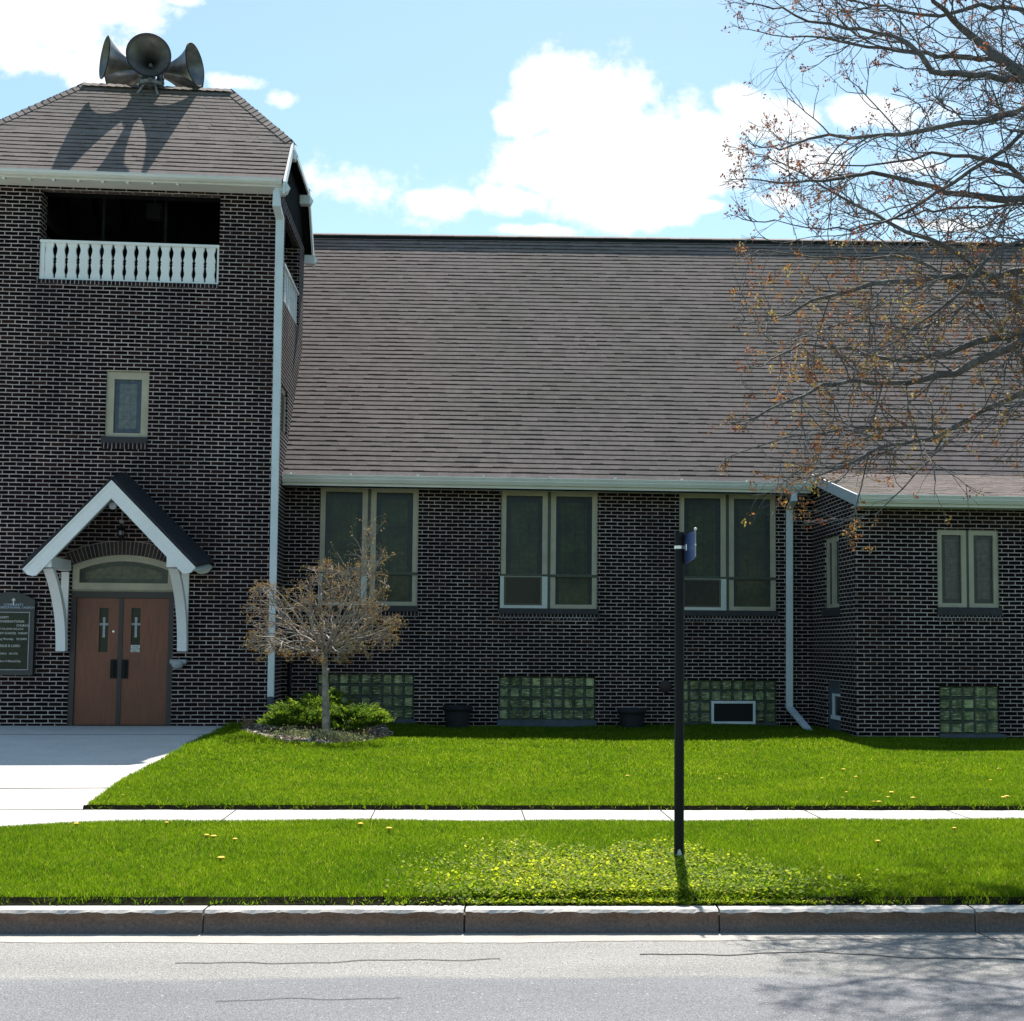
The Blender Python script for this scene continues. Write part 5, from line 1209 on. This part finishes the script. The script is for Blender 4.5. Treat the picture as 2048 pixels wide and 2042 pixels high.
# ------------------------------------------------------------------ trees
class Tree:
    def __init__(s, seed): s.mb = MB(); s.r = random.Random(seed); s.tips = []; s.big = MB()
    def branch(s, pts, r0, r1, sides=6, big=False):
        n = len(pts); (s.big if big else s.mb).tube(pts, [r0 + (r1 - r0) * (k / (n - 1)) ** .8 for k in range(n)], sides, cap=False)
    def grow(s, p, d, L, r, lev, maxlev, droop=0, spread=.9, nseg=5, kids=(3, 5), wig=.28, ok=None, shrink=(.45, .75), upb=0):
        pts = [Vector(p)]; d = Vector(d).normalized()
        for k in range(nseg):
            d = (d + Vector((s.r.gauss(0, wig), s.r.gauss(0, wig), s.r.gauss(0, wig) - droop + upb))).normalized()
            pts.append(pts[-1] + d * L / nseg)
            if ok and not ok(pts[-1]) and len(pts) > 2: break
        s.branch(pts, r, r * .5, 5 if lev < 2 else 3)
        if lev >= maxlev:
            s.tips += [(pts[-1], d)]; 
            if s.r.random() < .5 and len(pts) > 3: s.tips.append((pts[-3], d))
            return
        for k in range(s.r.randint(*kids)):
            t = s.r.uniform(.25, 1) * (len(pts) - 1); i = min(int(t), len(pts) - 2); q = pts[i].lerp(pts[i + 1], t - i)
            dd = (pts[i + 1] - pts[i]).normalized(); sd = dd.cross(Vector((s.r.gauss(0, 1), s.r.gauss(0, 1), s.r.gauss(0, 1)))).normalized()
            nd = (dd + sd * spread * s.r.uniform(.6, 1.2)).normalized()
            s.grow(q, nd, L * s.r.uniform(*shrink), r * .6, lev + 1, maxlev, droop, spread, nseg, kids, wig, ok, shrink, upb)
        s.tips.append((pts[-1], d))
def blobs(tips, r, per, size, name, mat, parent, spread, tonef):
    V, T = [], []; rr = np.random.default_rng(r)
    for p, d in tips:
        n = rr.integers(per[0], per[1] + 1)
        if n == 0: continue
        t0 = tonef(rr, p)
        for _ in range(n):
            c = np.array(p) + rr.normal(0, spread, 3); a = rr.normal(0, 1, 3); a /= np.linalg.norm(a); b = np.cross(a, rr.normal(0, 1, 3)); b /= np.linalg.norm(b) + 1e-9
            s_ = size * rr.uniform(.6, 1.4)
            V += [c - a * s_, c + b * s_ * .6, c + a * s_, c - b * s_ * .6]; T.append(np.clip(t0 + rr.normal(0, .15), 0, 1))
    n = len(T); return npmesh(name, V, np.arange(4 * n).reshape(n, 4), T, mat, parent)

# the maple at the right edge: trunk stands outside the frame on the grass strip
mx0, my0 = 6.4, 9.3
maple = empty('maple_tree', (mx0, my0, ZL), 'budding maple with bare grey branches and orange flowers reaching in from the right', 'tree')
T = Tree(5)
tr_pts = [Vector((mx0, my0, ZL - .1)), Vector((mx0 + .02, my0, .6)), Vector((mx0 - .05, my0 + .05, 1.8)), Vector((mx0 - .1, my0 + .1, 3.0)), Vector((mx0 - .05, my0 + .25, 4.5)), Vector((mx0 + .1, my0 + .4, 6.5)), Vector((mx0 + .0, my0 + .5, 9.0)), Vector((mx0 + .1, my0 + .6, 11.0))]
tb = MB(); tb.tube(tr_pts, [.34, .27, .24, .22, .18, .14, .09, .04], 16); tb.build('trunk', 'bark', maple)
LIMBS = [
 ([(2048, 148), (1985, 108), (1952, 79), (1905, 38), (1870, 0), (1830, -60)], 10.6, .050, 4.6),
 ([(2048, 137), (1985, 120), (1910, 112), (1857, 110), (1786, 97), (1737, 93), (1680, 82), (1610, 75), (1545, 70)], 10.9, .026, 4.4),
 ([(2048, 157), (1993, 153), (1931, 147), (1861, 143), (1844, 112), (1815, 83), (1782, 68), (1724, 62), (1662, 54), (1612, 41), (1563, 19), (1513, 8)], 10.4, .030, 4.3),
 ([(2048, 219), (1993, 236), (1931, 246), (1869, 259), (1807, 269), (1745, 277), (1662, 273), (1612, 282), (1560, 300), (1510, 290)], 10.2, .026, 4.0),
 ([(2048, 356), (2018, 335), (1968, 319), (1910, 308), (1861, 306), (1800, 322), (1730, 332), (1650, 326)], 10.8, .024, 3.8),
 ([(2048, 400), (1973, 397), (1894, 385), (1828, 360), (1766, 350), (1724, 349), (1662, 362), (1621, 360), (1558, 364), (1505, 358)], 10.5, .028, 3.5),
 ([(2048, 265), (1973, 323), (1869, 385), (1819, 426), (1766, 443), (1703, 455), (1621, 460), (1550, 440)], 10.0, .018, 3.9),
 ([(2048, 410), (1952, 414), (1869, 422), (1786, 439), (1700, 470), (1600, 478)], 11.2, .016, 3.3),
 ([(2048, 610), (1985, 559), (1952, 530), (1894, 493), (1861, 476), (1807, 460), (1745, 426), (1683, 393), (1641, 373), (1590, 340)], 10.6, .030, 3.2),
 ([(2048, 542), (1985, 551), (1894, 555), (1828, 561), (1737, 563), (1695, 584), (1621, 602), (1579, 633), (1510, 632)], 10.3, .030, 3.1),
 ([(2048, 580), (1985, 592), (1940, 588), (1900, 562), (1860, 530), (1790, 515), (1700, 520), (1600, 510), (1520, 500)], 11.0, .026, 3.1),
 ([(2048, 662), (1952, 687), (1886, 708), (1836, 724), (1770, 718), (1700, 700), (1600, 690), (1540, 720)], 10.5, .032, 2.8),
 ([(2048, 679), (1993, 708), (1911, 743), (1848, 761), (1786, 770), (1724, 761), (1650, 770), (1580, 800), (1510, 835)], 10.1, .036, 2.7),
 ([(2048, 782), (2014, 799), (1960, 828), (1911, 853), (1848, 882), (1760, 895), (1690, 935), (1640, 948), (1590, 960)], 9.9, .026, 2.5),
 ([(1911, 853), (1870, 857), (1786, 857), (1703, 857), (1620, 870), (1540, 880), (1480, 905)], 9.9, .016, None),
 ([(1890, 870), (1861, 915), (1828, 956), (1786, 993), (1753, 1025), (1715, 1035)], 9.9, .010, None),
 ([(2048, 20), (1960, 10), (1880, 30), (1800, 20), (1720, 5), (1640, -10), (1560, -20)], 11.5, .022, 4.8),
 ([(2048, 480), (1990, 500), (1900, 610), (1840, 650), (1780, 690), (1720, 720)], 9.6, .016, 3.2),
 ([(2048, 720), (1990, 640), (1940, 600), (1900, 640), (1820, 660), (1720, 640), (1640, 660), (1560, 690)], 11.4, .020, 2.8),
]
def okp(p):
    u, v_ = pix(p); return u > 1478 + 20 * math.sin(v_ * .03) and v_ < 1045
rT = random.Random(99)
for li, (pp, Yd, r_, tzb) in enumerate(LIMBS):
    P = []
    n = len(pp)
    for k, (u, v_) in enumerate(pp):
        yy = Yd + .35 * math.sin(k * .7 + li) - .04 * k
        P.append(at(u, v_, Y=yy))
    if tzb is not None:
        src = Vector((mx0 - .05, my0 + .2, tzb - .6 if li != 0 else tzb)); mid = src.lerp(P[0], .55) + Vector((0, 0, .12)); P = [src, mid] + P; rs = [r_ * 2.0, r_ * 1.5]
    else: rs = []
    nn = len(P) - len(rs); rs += [r_ * (1 - .82 * k / (nn - 1)) for k in range(nn)]
    # smooth a little by subdivision with jitter
    Q, RR = [], []
    for (a, b, ra_, rb_) in zip(P, P[1:], rs, rs[1:]):
        L = (b - a).length; m_ = max(1, int(L / .12))
        for j in range(m_):
            Q.append(a.lerp(b, j / m_) + Vector((rT.gauss(0, .008), rT.gauss(0, .01), rT.gauss(0, .010)))); RR.append(ra_ + (rb_ - ra_) * j / m_)
    Q.append(P[-1]); RR.append(rs[-1])
    T.big.tube(Q, RR, 8 if r_ > .02 else 6, cap=False)
    for k in range(3, len(Q) - 1):
        u, v_ = pix(Q[k])
        if u > 2250: continue
        dd = (Q[k + 1] - Q[k]).normalized()
        nk = 1 if rT.random() < .80 else (2 if rT.random() < .3 else 0)
        for _ in range(nk):
            sd = dd.cross(Vector((rT.gauss(0, 1), rT.gauss(0, 1.0), rT.gauss(0, 1)))).normalized()
            L = rT.uniform(.28, .75)
            T.grow(Q[k], dd * .9 + sd * .9 + Vector((0, 0, .12 if v_ < 500 else -.02)), L, min(.0075, RR[k] * .55), 0, 2, 0.0, .85, 5, (3, 4), .17, okp, (.4, .7))
    T.grow(Q[-1], (Q[-1] - Q[-2]), .5, .006, 0, 2, 0, .8, 5, (3, 5), .22, okp)
# the rest of the crown beyond the picture, coarser, so its shadow falls on the road
for k in range(26):
    a = rT.uniform(0, 2 * math.pi); z0_ = rT.uniform(3.2, 8.5); src = Vector((mx0, my0 + .3, z0_ - .8)); el_ = rT.uniform(-.02, .7)
    d = Vector((math.cos(a), math.sin(a), el_)).normalized()
    def okb(p): return pix(p)[0] > 2070 if p.y > 1 else True
    pts = [src + d * t + Vector((0, 0, .06 * math.sin(t * 2))) for t in np.linspace(0, rT.uniform(2.0, 3.6), 8)]
    if not all(okb(q) for q in pts[2:]) and z0_ < 7.2: continue
    T.big.tube(pts, [.06 - .007 * j for j in range(8)], 6, cap=False)
    for j in range(2, 8):
        for _ in range(2): T.grow(pts[j], d + Vector((rT.gauss(0, .7), rT.gauss(0, .7), rT.gauss(0, .3))), rT.uniform(.6, 1.3), .010, 0, 2, 0, .8, 4, (2, 4), .2, None)
T.big.build('limbs', 'bark', maple, uv=False)
T.mb.build('twigs', 'bark', maple, uv=False)
def btone(r, p):
    v_ = pix(p)[1]; return r.uniform(.0, .5) if v_ < 480 else r.uniform(.2, 1.0)  # flowers in front of the sky toned darker, silhouette look coloured in
bt = [t for t in T.tips if rT.random() < (.16 if pix(t[0])[1] < 480 else .25)]
blobs(bt, 3, (4, 16), .0115, 'flowers', 'bud', maple, .019, btone)
print('maple tips', len(T.tips), 'faces', len(T.mb.f))

# small ornamental tree in the bed
sb = at(651, 1468, Z=.30); st = empty('ornamental_tree', sb, 'small round-headed budding tree in the mulch bed by the tower corner', 'tree')
T2 = Tree(12); Yt = sb.y
tp = [at(653, 1470, Y=Yt), at(651, 1400, Y=Yt), at(650, 1340, Y=Yt), at(649, 1306, Y=Yt)]
tk = MB(); tk.tube(tp, [.068, .050, .044, .046], 12); tk.build('trunk', 'bark2', st)
mb = MB(); q = at(656, 1339, Y=Yt - .05); mb.lathe(q, (0, -1, 0), [(0, .018), (.008, .016), (.01, 0)], 10); mb.build('pruning_scar', 'letter', st)
fork = tp[-1]
r2 = random.Random(4)
cu, cv = 640, 1215
def ok2(p):
    u, v_ = pix(p); y_ = p.y - Yt
    e = ((u - 640) / 152) ** 2 + (y_ / 1.25) ** 2
    if v_ > 1306 - 8 * abs((u - 640) / 150): return False
    top = 1135 + 45 * ((u - 620) / 140) ** 2
    if 690 < u < 765: top = 1075 + abs(u - 735) * .8
    if u < 620: top = 1130 + (620 - u) * .45
    return e < 1.0 and v_ > top
for k in range(22):
    a = 2 * math.pi * k / 22 + r2.uniform(-.2, .2); el_ = (.10, .45, .85, 1.3)[k % 4] + r2.uniform(-.1, .1)
    d = Vector((math.cos(a), math.sin(a), el_))
    T2.grow(fork + Vector((0, 0, r2.uniform(-.05, .12))), d, r2.uniform(1.0, 1.5), .018, 0, 3, 0.0, .85, 7, (4, 5), .17, ok2, (.35, .62))
for tgt in ((733, 1090), (742, 1075), (757, 1125), (700, 1115), (775, 1160)):
    e_ = at(*tgt, Y=Yt - .2); m_ = fork.lerp(e_, .5) + Vector((.05, 0, -.10)); T2.branch([fork, m_, e_], .02, .006, 6)
    for k in range(9):
        t = r2.uniform(.45, 1); q = m_.lerp(e_, (t - .45) / .55); T2.grow(q, (e_ - m_) + Vector((r2.gauss(0, .35), r2.gauss(0, .3), r2.uniform(0, .35))), r2.uniform(.18, .38), .005, 1, 2, 0, .7, 4, (2, 4), .18, None)
T2.mb.build('branches', 'bark2', st, uv=False)
blobs([t for t in T2.tips if r2.random() < .95], 5, (1, 4), .0115, 'buds', 'bud2', st, .018, lambda r, p: r.uniform(.2, .9))
print('small tips', len(T2.tips), 'faces', len(T2.mb.f))

# spreading juniper: fans of pointed sprays on arching stems
jr = np.random.default_rng(8)
def juniper(cx_px, v_px, Yj, spanpx, hpx, seed, label):
    base = at(cx_px, v_px, Y=Yj); root = empty('juniper_shrub', (base.x, Yj, float(lawn_z(base.x, Yj))), label, 'shrub', 'junipers in the corner bed')
    jr = np.random.default_rng(seed); half = spanpx / 2 / (F / Yj); hh = hpx / (F / Yj); zb = float(lawn_z(base.x, Yj)) + .05
    stem = MB(); V, Tn = [], []
    for k in range(46):
        a = jr.uniform(0, 2 * math.pi); L = half * jr.uniform(.45, 1.05); hz = hh * jr.uniform(.30, 1.0) * (1.12 - .35 * (L / half) ** 2)
        d = np.array([math.cos(a), math.sin(a) * .75, 0]); p0 = np.array([base.x, Yj, zb]); side = np.array([-d[1], d[0], 0])
        P = [p0 + d * L * t + np.array([0, 0, hz * (t ** .55)]) for t in np.linspace(.05, 1, 9)]
        stem.tube([tuple(p) for p in P], [.014 - .0012 * j for j in range(9)], 4, cap=False)
        for j in range(330):
            t = jr.uniform(.30, 1.0) ** .75; c = p0 + d * L * t + np.array([0, 0, hz * t ** .55]) + side * jr.normal(0, .085) + np.array([0, 0, abs(jr.normal(0, .03)) - .012])
            dd = d * jr.uniform(.3, 1) + side * jr.normal(0, .75) + np.array([0, 0, jr.uniform(.0, .75)]); dd /= np.linalg.norm(dd); s_ = jr.uniform(.025, .06); w = np.cross(dd, jr.normal(0, 1, 3)); w /= np.linalg.norm(w); w *= s_ * .20
            V += [c - w, c + w, c + dd * s_]; Tn.append(np.clip(jr.uniform(.1, .75) + (.25 if t > .75 else 0), 0, 1))  # spray ends toned brighter, backlight put into the colour
    stem.build('stems', 'bark2', root, uv=False); n = len(Tn); npmesh('foliage', V, np.arange(3 * n).reshape(n, 3), Tn, 'juniper', root)
juniper(585, 1462, sb.y + .45, 125, 55, 1, 'low spreading bright green juniper left of the small tree trunk')
juniper(710, 1464, sb.y + .35, 150, 58, 2, 'low spreading bright green juniper right of the small tree trunk')
juniper(640, 1455, sb.y + 1.1, 130, 75, 3, 'taller dark-tipped juniper behind the small tree trunk')
# bed litter: chips, silvery ground cover, dry tufts
n = 5200; bx_ = jr.uniform(min(p.x for p in bed), max(p.x for p in bed), n); by_ = jr.uniform(min(p.y for p in bed), max(p.y for p in bed), n); k_ = in_bed(bx_, by_) ; bx_, by_ = bx_[k_], by_[k_]; n = len(bx_)
bz_ = np.array([float(lawn_z(x, y)) for x, y in zip(bx_, by_)]) + .10 * np.clip(1 - np.hypot((bx_ - cxb) / 1.25, (by_ - cyb) / 1.0), 0, 1) + jr.uniform(.0, .03, n)
ang = jr.uniform(0, math.pi, n); s_ = jr.uniform(.012, .035, n); C_ = np.stack([bx_, by_, bz_], 1); A = np.stack([np.cos(ang), np.sin(ang), jr.normal(0, .35, n)], 1) * s_[:, None]; B = np.stack([-np.sin(ang), np.cos(ang), jr.normal(0, .5, n)], 1) * s_[:, None] * .4
V = np.stack([C_ - A - B, C_ + A - B, C_ + A + B, C_ - A + B], 1).reshape(-1, 3)
tag(npmesh('wood_mulch', V, np.arange(4 * n).reshape(n, 4), jr.uniform(0, 1, n), 'mulch'), 'pale wood chips covering the planting bed', 'mulch', kind='stuff')
def scatter_leaves(name, cents, n_each, sig, size, mat, label, cat, zf=.05):
    V = []
    for (u, v_) in cents:
        c = at(u, v_, Z=.29); m_ = n_each
        P = np.stack([jr.normal(c.x, sig, m_), jr.normal(c.y, sig * .6, m_), float(lawn_z(c.x, c.y)) + .03 + np.abs(jr.normal(0, zf, m_))], 1); a = jr.normal(0, 1, (m_, 3)); a /= np.linalg.norm(a, axis=1)[:, None]; b = np.cross(a, jr.normal(0, 1, (m_, 3))); b /= np.linalg.norm(b, axis=1)[:, None]; s_ = jr.uniform(.5, 1.3, (m_, 1)) * size
        V.append(np.stack([P - a * s_, P + b * s_ * .6, P + a * s_, P - b * s_ * .6], 1).reshape(-1, 3))
    V = np.concatenate(V); n = len(V) // 4; return tag(npmesh(name, V, np.arange(4 * n).reshape(n, 4), jr.uniform(0, 1, n), mat), label, cat, kind='stuff')
scatter_leaves('ground_cover', [(600, 1470), (622, 1474), (660, 1475), (680, 1473), (700, 1475), (575, 1471)], 420, .16, .016, 'groundcover', 'silvery green ground cover at the front of the planting bed', 'ground cover')
for (u, v_, lab) in ((570, 1460, 'tuft of dry tan grass left of the small tree'), (724, 1464, 'tuft of dry tan grass right of the small tree'), (497, 1458, 'thin dry stalks at the bed corner under the tower wall')):
    c = at(u, v_, Z=.30); V = []; m_ = 90 if u > 500 else 30
    for k in range(m_):
        a = jr.uniform(0, 2 * math.pi); le = jr.uniform(.25, 1); d = np.array([math.cos(a) * le, math.sin(a) * le, jr.uniform(.6, 1.6)]); d /= np.linalg.norm(d); L = jr.uniform(.12, .26); p = np.array([c.x + jr.normal(0, .04), c.y + jr.normal(0, .04), float(lawn_z(c.x, c.y)) + .03]); w = np.array([.004, .002, 0]); mid = p + d * L * .6; tip = p + d * L + np.array([0, 0, -.05 * le])
        V += [p - w, p + w, mid + w, mid - w, mid - w, mid + w, tip, tip]
    n = len(V) // 4; tag(npmesh('dry_grass_tuft', V, np.arange(4 * n).reshape(n, 4), jr.uniform(0, 1, n), 'drygrass'), lab, 'grass tuft', 'dry tufts in the bed')

# ------------------------------------------------------------------ grass
def blades(n, xr, yr, keep, h, w, rg, lean=.5, clump=None):
    x = rg.uniform(*xr, n); y = rg.uniform(*yr, n); k = keep(x, y); x, y = x[k], y[k]; n = len(x); z = lawn_z(x, y) - .012
    hh = h * rg.uniform(.55, 1.35, n) * (1 + .25 * np.sin(x * 2.3 + y * 1.7) * np.sin(y * 3.1 - x))
    a = rg.uniform(0, 2 * np.pi, n); la = rg.uniform(0, 2 * np.pi, n); ll = np.abs(rg.normal(0, lean, n)) * hh
    W = np.stack([np.cos(a), np.sin(a), np.zeros(n)], 1) * (w * rg.uniform(.6, 1.4, n))[:, None]; P = np.stack([x, y, z], 1)
    Lx = np.stack([np.cos(la) * ll, np.sin(la) * ll, np.zeros(n)], 1)
    M1 = P + Lx * .35 + np.stack([np.zeros(n), np.zeros(n), hh * .6], 1); T1 = P + Lx + np.stack([np.zeros(n), np.zeros(n), hh], 1)
    V = np.stack([P - W, P + W, M1 + W * .8, M1 - W * .8, T1], 1).reshape(-1, 3); b = np.arange(n) * 5
    Fq = np.stack([b, b + 1, b + 2], 1); Fq2 = np.stack([b, b + 2, b + 3], 1); Ft = np.stack([b + 3, b + 2, b + 4], 1)
    Fc = np.concatenate([Fq, Fq2, Ft]); t = np.clip(rg.normal(.5, .27, n), 0, .9); t[rg.random(n) < .03] = 1.0
    return V, Fc, np.concatenate([t, t, t])
rg = np.random.default_rng(3)
def merge(parts):
    o = 0; VV, FF, TT = [], [], []
    for V, F_, T_2 in parts: VV.append(V); FF.append(F_ + o); TT.append(T_2); o += len(V)
    return np.concatenate(VV), np.concatenate(FF), np.concatenate(TT)
def kline(x): return kL.y + (x - kL.x) * kd.y / kd.x
front_keep = lambda x, y: (y > kline(x) + .205 + .02 * np.sin(x * 7) + .012 * np.sin(x * 23)) & (y < swf(x) - .03 + .02 * np.sin(x * 9))
edge_keep = lambda x, y: (y > kline(x) + .15) & (y < kline(x) + .22) & (np.sin(x * 13) + np.sin(x * 31 + 1) + np.sin(x * 57) > -.5)
edge2 = lambda x, y: (y < swf(x) - .0) & (y > swf(x) - .12)
fp = [blades(1000000, (-5.6, 6.6), (7.6, 11.8), front_keep, .040, .0017, rg, .6), blades(60000, (-4.2, 5.6), (7.5, 8.6), edge_keep, .045, .0022, rg, .9), blades(70000, (-5, 6.6), (10.6, 11.8), edge2, .036, .0022, rg, .7)]
fp += [blades(150000, (-9, -5.6), (7.4, 11.9), front_keep, .040, .0024, rg, .6), blades(150000, (6.6, 10), (7.4, 11.9), front_keep, .040, .0024, rg, .6)]
V, Fc, Tn = merge(fp); g1 = npmesh('strip_grass', V, Fc, Tn, 'grass'); tag(g1, 'bright green grass of the strip between kerb and sidewalk', 'grass', kind='stuff')
def back_keep(x, y):
    b = (y > swb(x) + .055 + .012 * np.sin(x * 11)) & ~in_bed(x, y)
    onwalk = (x < walk_edge(y) + .02) & (y > swB[1].y - .1)
    wing = (x > WX) & (y > YW - .05)
    tower = (x < TXR + .02) & (y > YT - .05)
    return b & ~onwalk & ~wing & ~tower & (y < YN - .05)
edge3 = lambda x, y: (np.sin(x * 17) + np.sin(x * 41) > -.3) & (y > swb(x) + .02) & (y < swb(x) + .14) & (x > swB[1].x)
bp_ = [blades(450000, (-5.2, 7.6), (11.9, 15), back_keep, .042, .0026, rg, .6), blades(340000, (-5.5, 9.0), (15, 19), back_keep, .048, .0036, rg, .6), blades(230000, (-6.0, 11.0), (19, 24.6), back_keep, .052, .0048, rg, .6), blades(60000, (-4.2, 7.6), (12, 13), edge3, .055, .003, rg, .8)]
bp_ += [blades(120000, (7.6, 11), (11.9, 19), back_keep, .045, .004, rg, .6)]
V, Fc, Tn = merge(bp_); g2 = npmesh('lawn_grass', V, Fc, Tn, 'grass'); tag(g2, 'bright green mown lawn in front of the church', 'grass', kind='stuff')
# clover-like ground ivy patch around the pole
n = 150000; x = rg.normal(0, 1, n); y = rg.uniform(0, 1, n)
pc = at(1330, 1760, Z=ZL); x = pc.x - .35 + x * .8; yy0 = kline(x) + .14; y = yy0 + y ** 1.35 * 2.7
u_ = (x - pc.x + .2) / 1.7; f = rg.random(n); top = (2.2 - 1.9 * np.clip(x - pc.x - .2, 0, 1.6) / 1.6 + .25 * np.sin(x * 5) + .12 * np.sin(x * 17)) * rg.uniform(.55, 1.0, n)
k = (np.abs(u_) < 1) & (y - yy0 < top) & (f < (1 - u_ ** 2) ** 1.3 * .60 * (.35 + .65 * np.sin(x * 4 + 3 * np.sin(y * 3)) ** 2))
x, y = x[k], y[k]; n = len(x); z = lawn_z(x, y) + rg.uniform(.004, .046, n) * np.clip((y - kline(x) - .08) / .2, .3, 1); P = np.stack([x, y, z], 1)
a = rg.uniform(0, 2 * np.pi, n); s_ = rg.uniform(.005, .0125, n)[:, None]; tl = rg.normal(0, .5, (n, 2))
A = np.stack([np.cos(a), np.sin(a), tl[:, 0]], 1) * s_; B = np.stack([-np.sin(a), np.cos(a), tl[:, 1]], 1) * s_
V = np.stack([P - A, P - .5 * A - B * .8, P + .5 * A - B * .85, P + A, P + .5 * A + B * .85, P - .5 * A + B * .8], 1).reshape(-1, 3)
tag(npmesh('ground_ivy', V, np.arange(6 * n).reshape(n, 6), rg.uniform(0, 1, n), 'clover'), 'yellow-green leafy ground ivy patch around the street sign pole', 'ground ivy', kind='stuff')

# dandelions, each one a flower of its own
DL = [(152, 1648, 'front'), (333, 1646, 'front'), (413, 1671, 'front'), (427, 1673, 'front'), (470, 1679, 'front'), (442, 1716, 'front'), (721, 1648, 'front'), (778, 1657, 'front'), (257, 1577, 'back'), (246, 1591, 'back'),
      (1255, 1552, 'back'), (1382, 1547, 'back'), (1409, 1548, 'back'), (1414, 1543, 'back'), (1453, 1549, 'back'), (1439, 1558, 'back'), (1644, 1557, 'back'), (1687, 1539, 'back'), (1712, 1554, 'back'), (1693, 1585, 'back'), (1686, 1596, 'back'),
      (1747, 1604, 'back'), (1758, 1604, 'back'), (1776, 1595, 'back'), (1783, 1585, 'back'), (1826, 1596, 'back'), (1981, 1561, 'back'), (1998, 1538, 'back'), (2045, 1537, 'back'), (2007, 1595, 'back'), (2014, 1593, 'back'), (1756, 1683, 'front'), (1909, 1657, 'front')]
proto = None
for i, (u, v_, wh_) in enumerate(DL):
    z_ = ZL + .07 if wh_ == 'front' else .20; p = at(u, v_, Z=z_)
    if proto is None:
        o = empty('dandelion', p); mb = MB(); mb.tube([p, p + Vector((0, 0, -.07))], .0025, 5); mb.build('stem', 'leafgreen', o)
        mb = MB(); mb.lathe(p, (0, 0, 1), [(-.012, .004), (-.004, .014), (.002, .022), (.006, .021), (.010, .014), (.012, 0)], 10); mb.build('flower', 'dandelion', o); proto = o
    else:
        o = proto.copy(); S.collection.objects.link(o); o.location = p
        for ch in list(proto.children):
            c2 = ch.copy(); S.collection.objects.link(c2); c2.parent = o
        s_ = random.uniform(.8, 1.3); o.scale = (s_, s_, 1)
    where = ('grass strip' if wh_ == 'front' else 'church lawn')
    o['label'] = 'yellow dandelion flower in the %s' % where if False else 'yellow dandelion flower dotting the ' + where
    o['category'] = 'dandelion'; o['group'] = 'dandelions in the ' + where
exec_light_done = True
